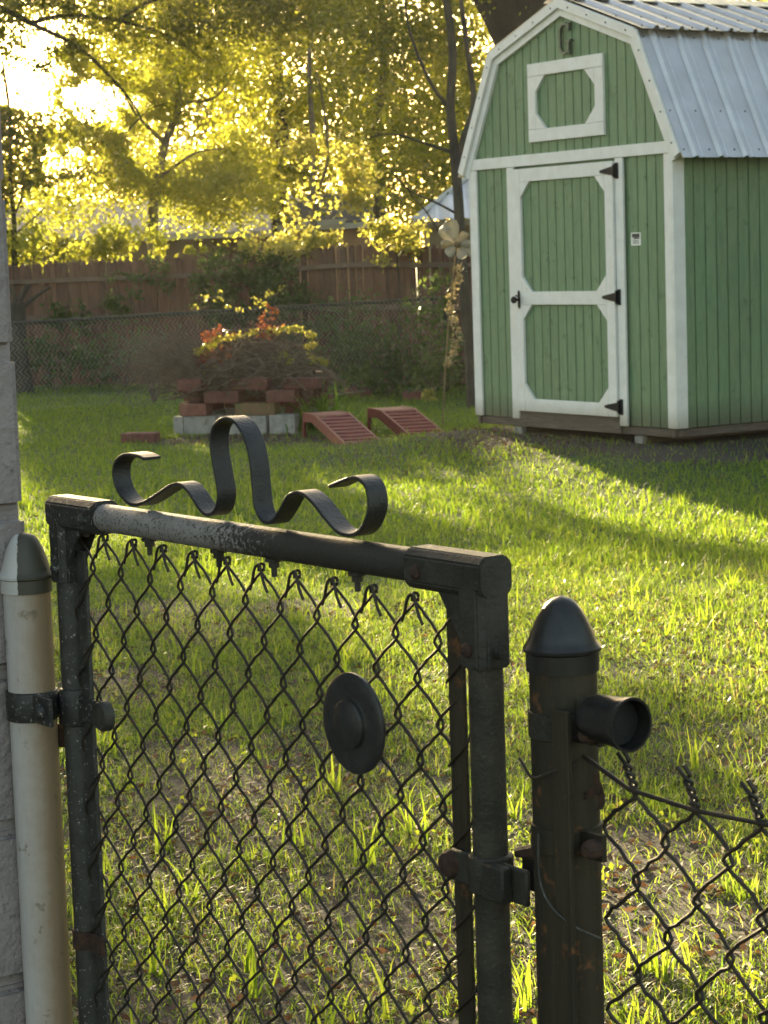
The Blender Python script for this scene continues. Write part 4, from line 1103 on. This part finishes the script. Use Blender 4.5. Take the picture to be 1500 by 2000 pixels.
# low growth along the fence top
FT = 'bushes along the fence top'
for lab, cl, mt in (('golden bush behind the left end of the fence', [(60, 470, 30, 26, 36, 300), (118, 496, 30, 30, 10, 160)], 'leaf_gold'),
                    ('bright yellow bush cresting the fence below the brown roof', [(190, 486, 29.5, 50, 18, 520), (225, 470, 29.5, 36, 30, 520), (150, 440, 31, 50, 30, 420)], 'leaf_gold'),
                    ('loose yellow green sprays in front of the brown house wall', [(300, 470, 29.3, 26, 26, 200), (280, 425, 33, 30, 44, 300), (390, 490, 29.3, 30, 8, 90)], 'leaf_gold')):
    xx = cl[0]; tree('golden_bush', lab, gnd(xx[0], 520, xx[2] + .6), [px_clump(*q_) for q_ in cl], mt, FT, (.06, .10), [([gnd(xx[0], 520, xx[2] + .5), at_y(xx[0] + 5, xx[1], xx[2] + .4)], .03, .01)], 'bark', .5, 24, 'bush')
VN = 'vines hanging over the wooden fence'
for lab, cl, mt in (('yellow green vine spilling over the fence under the pale shrub', [(520, 490, 27.2, 60, 18, 336), (590, 485, 27.0, 50, 20, 294), (640, 470, 26.9, 50, 16, 252)], 'leaf_pale'),
                    ('bright vine drooping over the fence near the metal roof', [(770, 450, 25.9, 60, 24, 336), (800, 480, 25.8, 40, 22, 210), (750, 485, 25.8, 20, 26, 100), (730, 440, 26.2, 30, 22, 126)], 'leaf_pale'),
                    ('dark green vine covering the fence behind the brush heap', [(430, 540, 27.2, 60, 50, 630), (500, 530, 27.0, 70, 50, 798), (460, 600, 26.9, 80, 50, 756), (560, 560, 26.6, 50, 60, 504), (600, 620, 26.3, 60, 60, 546)], 'leaf_shade'),
                    ('thin green vine on the pickets at the left of the fence', [(250, 570, 28.0, 50, 40, 210), (200, 620, 28.0, 60, 40, 252), (90, 610, 28.3, 50, 30, 210), (300, 540, 28.0, 30, 40, 126), (130, 680, 28.2, 70, 50, 294)], 'leaf_shade')):
    xx = cl[0]; tree('fence_vine', lab, gnd(xx[0], 700, xx[2] - .1), [px_clump(*q_, .12) for q_ in cl], mt, VN, (.05, .09), [(catmull([gnd(xx[0] - 10, 700, xx[2] - .1), at_y(xx[0] + 12, 620, xx[2] - .1), at_y(xx[0], xx[1], xx[2] - .1)], 4), .015, .006)], 'bark', .5, 24, 'vine')
SH = 'shrubs at the foot of the fence'
for lab, cl, mt in (('dark shrub in front of the fence right of the brush heap', [(690, 640, 25.0, 60, 50, 378), (650, 700, 24.8, 60, 40, 378), (720, 700, 24.6, 60, 40, 378)], 'leaf_shade'),
                    ('fern like dark bush by the fence behind the red ramps', [(760, 690, 24.3, 60, 50, 409), (800, 730, 24.0, 50, 30, 283), (730, 740, 23.8, 80, 20, 283)], 'leaf_shade'),
                    ('dark leafy bush growing behind the flower stake', [(840, 640, 23.6, 45, 60, 283), (880, 700, 23.0, 40, 60, 283), (850, 570, 23.8, 30, 40, 110), (830, 740, 22.8, 40, 30, 157)], 'leaf_shade'),
                    ('weedy bush at the left foot of the fence', [(110, 700, 27.5, 70, 40, 346), (200, 710, 27.2, 60, 34, 283), (280, 690, 26.8, 50, 50, 189)], 'leaf_shade'),
                    ('grey dry bush of fine twigs left of the brush heap', [(300, 660, 24.5, 60, 40, 81)], 'leaf_shade')):
    xx = cl[0]; L_ = []
    for j in range(7): L_.append(([gnd(xx[0], 740, xx[2]), at_y(xx[0] + random.uniform(-50, 50), xx[1] - random.uniform(0, 40), xx[2])], .012, .004))
    tree('fence_shrub', lab, gnd(xx[0], 740, xx[2]), [px_clump(*q_, .35) for q_ in cl], mt, SH, (.05, .10), L_, 'twig', .5, 26, 'shrub')
# broken stump at the left
stump = thing('tree_stump', 'dead forked tree stump by the fence at the left edge', 'stump', gnd(35, 755, 27.4))
b = MB()
b.tube([gnd(42, 755, 27.4), at_y(40, 740, 27.4), at_y(34, 660, 27.4), at_y(34, 590, 27.4)], [.17, .14, .11, .10], 9)
b.tube(catmull([at_y(34, 600, 27.4), at_y(44, 575, 27.4), at_y(56, 555, 27.4)], 3), .04, 6); b.tube(catmull([at_y(34, 610, 27.4), at_y(62, 585, 27.4), at_y(98, 560, 27.4)], 3), [.03] * 4 + [.02] * 3, 6); b.tube([at_y(34, 600, 27.4), at_y(22, 560, 27.4)], .035, 6)
b.build('trunk', M['bark'], stump, smooth=True)
# unseen tree added outside the frame on the left to shade the yard
tree('unseen_shade_tree', 'unseen broad leafy tree added left of the yard to shade the lawn', (-10.5, 36), [((-10.6, 36, 5.5), (2.6, 3, 3.2), 42000), ((-13.5, 37, 5), (3, 3, 3.5), 24000), ((-10, 36, 2.4), (2.6, 2, 1.6), 16000), px_clump(-95, 200, 33, 95, 160, 8000), px_clump(-75, 380, 33, 70, 80, 4000), px_clump(-200, 60, 34, 160, 150, 9000)], 'leaf_dark', BT, (.08, .14), clear=.985, limbs=[([Vector((-10.5, 36, -.05)), Vector((-10.4, 36, 2.5)), Vector((-10.6, 36, 5.5))], .2, .08)])
tree('unseen_shade_tree', 'unseen leafy tree added right of the yard to darken the shed side', (8.5, 7.5), [((8.6, 8, 4.4), (3.6, 5.5, 4.2), 26000)], 'leaf_dark', None, (.10, .18), [([Vector((8.5, 7.5, -.05)), Vector((8.5, 7.6, 2.5)), Vector((8.7, 7.5, 5.5))], .2, .08)])  # added out of view to keep sky light off the shed's side wall
# far woods closing the view
c = []
for px in range(-500, 1500, 60):
    Y = rng.uniform(56, 72)
    top = 340 if px < 175 else -140
    for py in range(top, 480, 75):
        c.append(px_clump(px + rng.uniform(-30, 30), py + rng.uniform(-20, 20), Y, 55, 50, 240 if px < 175 else 430))
P, t = cloud(c, .5, 40)
P[:, 2] = np.abs(P[:, 2]); keep = ~(rng.uniform(size=len(P)) < lit_at(P)) & ~upstream(P); P, t = P[keep], t[keep]
V, Q, T = leaf_quads(P, rng.uniform(.12, .26, len(P)), t)
tag(link('far_woods', quads_mesh('far_woods', V, Q, T), None, M['leaf_green']), 'hazy green woods far behind the houses', 'woods', kind='stuff')

# ================================================================== GRASS
def blades(x, y, h, wd, lean, curve, tint, name, mat, seg=3, parent=None, z0=None):
    n = len(x)
    az = rng.uniform(0, 2 * np.pi, n); face = az + rng.normal(0, .5, n) + np.pi / 2
    dx, dy = np.cos(az), np.sin(az); wx, wy = np.cos(face), np.sin(face)
    V = np.empty((n, seg + 1, 2, 3))
    px = np.array(x, float); py = np.array(y, float); pz = rise(px, py) - .004 if z0 is None else np.array(z0, float)
    ang = lean.copy()
    for i in range(seg + 1):
        f = i / seg
        w_ = wd * (1 - f ** 1.6) * .5 + wd * .03
        for s_, k_ in ((0, -1), (1, 1)):
            V[:, i, s_, 0] = px + wx * w_ * k_; V[:, i, s_, 1] = py + wy * w_ * k_; V[:, i, s_, 2] = pz
        st = h / seg
        px = px + dx * np.sin(ang) * st; py = py + dy * np.sin(ang) * st; pz = pz + np.cos(ang) * st
        ang = ang + curve / seg
    base = (np.arange(n) * (seg + 1) * 2)[:, None]
    Q = np.concatenate([base + np.array([[2 * i, 2 * i + 1, 2 * i + 3, 2 * i + 2]]) for i in range(seg)], 1).reshape(-1, 4)
    return link(name, quads_mesh(name, V.reshape(-1, 3), Q, np.repeat(tint, (seg + 1) * 2)), parent, mat)
def vnoise(x, y, sc, seed):
    r = np.random.default_rng(seed).uniform(0, 1, (64, 64))
    u, v = x * sc + 17.3, y * sc + 5.7
    i, j = np.floor(u).astype(int), np.floor(v).astype(int); fu, fv = u - i, v - j
    fu = fu * fu * (3 - 2 * fu); fv = fv * fv * (3 - 2 * fv)
    g = lambda a, b: r[a % 64, b % 64]
    return (g(i, j) * (1 - fu) + g(i + 1, j) * fu) * (1 - fv) + (g(i, j + 1) * (1 - fu) + g(i + 1, j + 1) * fu) * fv
def cover(x, y):
    n = vnoise(x, y, 1.7, 1) * .6 + vnoise(x, y, 5.1, 2) * .4
    base = np.where(y < 8.0, .20 + .65 * (n > .47), .72 + .28 * (n > .42))
    return base * np.where(bareness(x, y) + (n - .5) * .8 > .5, .22, 1.0)
def blocked(x, y):
    px, py = x - SC.x, y - SC.y
    s = px * SA.x + py * SA.y; t_ = px * SB.x + py * SB.y
    m = (s > .05) & (s < SW - .05) & (t_ > .10) & (t_ < SL)
    qx, qy = x - BO.x, y - BO.y
    u = qx * BE.x + qy * BE.y; v = qx * BN.x + qy * BN.y
    return m | ((u > 0) & (u < 1.2) & (v > 0) & (v < 1.1))
def scatter(n, y0, y1, power):
    """more densely near the house, thinning out with distance, over the strip of lawn in view and a margin on both sides"""
    t = rng.uniform(0, 1, n)
    e = 2 - power
    y = (y0 ** e + t * (y1 ** e - y0 ** e)) ** (1 / e)
    hw = .235 * y + .35
    x = rng.uniform(-1, 1, n) * hw
    return x, y
allx = []
x, y = scatter(270000, 3.3, 11, 1.0)
k = (rng.uniform(size=len(x)) < cover(x, y)) & ~blocked(x, y); x, y = x[k], y[k]; n = len(x)
tall = vnoise(x, y, 2.6, 9)
h = rng.gamma(4, .0095, n) * (.40 + .66 * tall) + .010
tg = np.clip(rng.beta(2, 2.6, n) + (rng.uniform(size=n) < .05) * .5, 0, 1)
tag(blades(x, y, h, rng.uniform(.0020, .0045, n), np.abs(rng.normal(.45, .45, n)), rng.normal(1.2, .9, n), tg, 'grass', M['grass'], 3), 'short uneven lawn grass on the near part of the yard', 'grass', kind='stuff')
x, y = scatter(290000, 10.5, 29, 1.1)
k = (rng.uniform(size=len(x)) < cover(x, y)) & ~blocked(x, y); x, y = x[k], y[k]; n = len(x)
tall = vnoise(x, y, 1.6, 9)
h = rng.gamma(4, .0095, n) * (.44 + .6 * tall) + .012
tg = np.clip(rng.beta(2, 2.8, n), 0, 1)
tag(blades(x, y, h, rng.uniform(.005, .0095, n), np.abs(rng.normal(.5, .4, n)), rng.normal(.9, .7, n), tg, 'grass', M['grass'], 2), 'short lawn grass on the far part of the yard', 'grass', kind='stuff')
x, y = scatter(95000, 3.4, 12.5, 1.1)
k = rng.uniform(size=len(x)) < .35 + .65 * (vnoise(x, y, 3.3, 21) > .5); x, y = x[k], y[k]; n = len(x)
tag(blades(x, y, rng.uniform(.03, .085, n), rng.uniform(.002, .0042, n), np.abs(rng.normal(.3, .3, n)), rng.uniform(1.6, 3.6, n), np.clip(rng.normal(.62, .25, n), 0, 1), 'curled_grass', M['grass'], 5), 'thin curled grass seedlings arching over the bare near soil', 'grass', kind='stuff')
# taller tufts of coarse grass
tx, ty, th = [], [], []
for i in range(130):
    yy = 4.0 + 11 * random.random() ** 1.3; xx = random.uniform(-.20, .20) * yy + random.uniform(-.2, .2)
    m_ = random.randint(4, 12)
    tx += [xx + random.gauss(0, .018) for _ in range(m_)]; ty += [yy + random.gauss(0, .018) for _ in range(m_)]; th += [random.uniform(.06, .16) for _ in range(m_)]
n = len(tx)
tag(blades(np.array(tx), np.array(ty), np.array(th), rng.uniform(.005, .010, n), np.abs(rng.normal(.2, .18, n)), rng.normal(.55, .4, n), rng.uniform(.35, .8, n), 'grass_tufts', M['grass'], 4), 'taller tufts of coarse grass dotted over the lawn', 'grass', kind='stuff')
# small broad leaved weeds in the thin turf
wx, wy = scatter(900, 3.4, 12, 1.0)
P = []; 
for a, b_ in zip(wx, wy):
    r_ = random.uniform(.01, .035)
    for j in range(random.randint(3, 7)):
        an = random.uniform(0, 6.28); P.append((a + math.cos(an) * r_, b_ + math.sin(an) * r_, random.uniform(.006, .04)))
P = np.array(P)
V, Q, T = leaf_quads(P, rng.uniform(.010, .024, len(P)), rng.uniform(0, 1, len(P)), flat=.5, aspect=.7)
tag(link('lawn_weeds', quads_mesh('lawn_weeds', V, Q, T), None, M['leaf_weed']), 'small broad leaved weeds in the thin near turf', 'weeds', kind='stuff')
# fallen leaves and bits of bark
lx, ly = scatter(11000, 3.3, 9.5, 1.0); lx2, ly2 = scatter(1200, 9, 24, 1.0)
ex = np.concatenate([rng.normal(.7, .6, 1300), rng.normal(-1.2, .5, 900), rng.normal(1.4, .9, 2200)]); ey = np.concatenate([rng.normal(18.6, .7, 1300), rng.normal(18.9, .4, 900), rng.normal(16.4, .6, 2200)])
X = np.concatenate([lx, lx2, ex]); Y_ = np.concatenate([ly, ly2, ey]); k = ~blocked(X, Y_); X, Y_ = X[k], Y_[k]
P = np.stack([X, Y_, rng.uniform(.003, .016, len(X))], 1)
V, Q, T = leaf_quads(P, rng.uniform(.015, .05, len(P)), rng.uniform(0, 1, len(P)), flat=.0, aspect=.5)
V[:, 2] = np.abs(V[:, 2] * .6) + .003 + rise(V[:, 0], V[:, 1])
tag(link('leaf_litter', quads_mesh('leaf_litter', V, Q, T), None, M['litter']), 'scattered fallen leaves and bark bits lying in the grass', 'leaf litter', kind='stuff')
# single leaves one notices
for (px, py), s_, lab in (((1405, 952), .09, 'upright brown leaf standing in the grass in front of the shed'), ((283, 1335), .07, 'pinkish dry leaf lying in the bare patch behind the gate'), ((795, 935), .08, 'brown curled leaf on the lawn above the gate corner'), ((805, 1690), .05, 'small red leaf on the ground behind the gate latch')):
    q_ = at_z(px, py)
    b = MB(); b.strip(catmull([q_ + Vector((-s_ * .35, 0, .01)), q_ + Vector((-.1 * s_, .0, s_ * .45)), q_ + Vector((.12 * s_, .01, s_ * .7)), q_ + Vector((.3 * s_, .02, s_ * .9))], 3), (.5, .8, .2), s_ * .45, .0015)
    tag(b.build('dry_leaf', M['brick'] if 'red' in lab else M['mossbrick']), lab, 'leaf')
# strap leaved plant between planter and ramp, small seedling, fallen branch
sp = thing('strappy_plant', 'arching strap leaved plant between the brick planter and the nearer red ramp', 'plant', at_z(620, 830))
c_ = at_z(618, 826)
n = 230; c_ = Vector((-.60, 19.55, 0)); blades(rng.normal(c_.x, .15, n), rng.normal(c_.y, .10, n), rng.uniform(.25, .62, n), rng.uniform(.014, .028, n), np.abs(rng.normal(.25, .2, n)), rng.uniform(1.0, 2.2, n), rng.uniform(0, .5, n), 'leaves', M['grass'], 6, sp)
sd = thing('young_plant', 'small yellow green seedling in front of the leaf litter left of the flower stake', 'plant', at_z(838, 795))
foliage('leaves', [px_clump(836, 775, 21.2, 9, 14, 60, .05), px_clump(842, 762, 21.2, 5, 8, 20, .04)], M['leaf_pale'], sd, (.03, .06), .6, 10, beams=False)
MB().tube(catmull([at_z(838, 797), at_y(838, 770, 21.2), at_y(846, 735, 21.2)], 3), .004, 4).build('stem', M['twig'], sd)
fb = MB(); fb.tube(catmull([at_z(640, 775, .05), at_z(700, 765, .12), at_z(740, 760, .10), at_z(790, 768, .03)], 4), [.012] * 9 + [.006] * 4, 6)
tag(fb.build('fallen_branch', M['bark_pale'], smooth=True), 'thin pale fallen branch lying behind the red ramps', 'branch')

# ================================================================== HAZE
def haze_box(x0, x1, y0, y1, z0, z1, density):
    b = MB().box(lambda a, z, o: Vector((a, o, z)), x0, x1, z0, z1, y0, y1)
    m = bpy.data.materials.new('haze'); m.use_nodes = True
    nt = m.node_tree; nt.nodes.clear()
    v = nt.nodes.new('ShaderNodeVolumePrincipled'); o = nt.nodes.new('ShaderNodeOutputMaterial')
    v.inputs['Color'].default_value = (.95, .93, .88, 1); v.inputs['Density'].default_value = density; v.inputs['Anisotropy'].default_value = HAZE_G
    nt.links.new(v.outputs[0], o.inputs['Volume'])
    tag(b.build('haze', m), 'thin golden evening haze filling the yard', 'haze', kind='stuff')
HAZE_G = .5
haze_box(-420, 420, -70, 910, -1, 17, .00032)
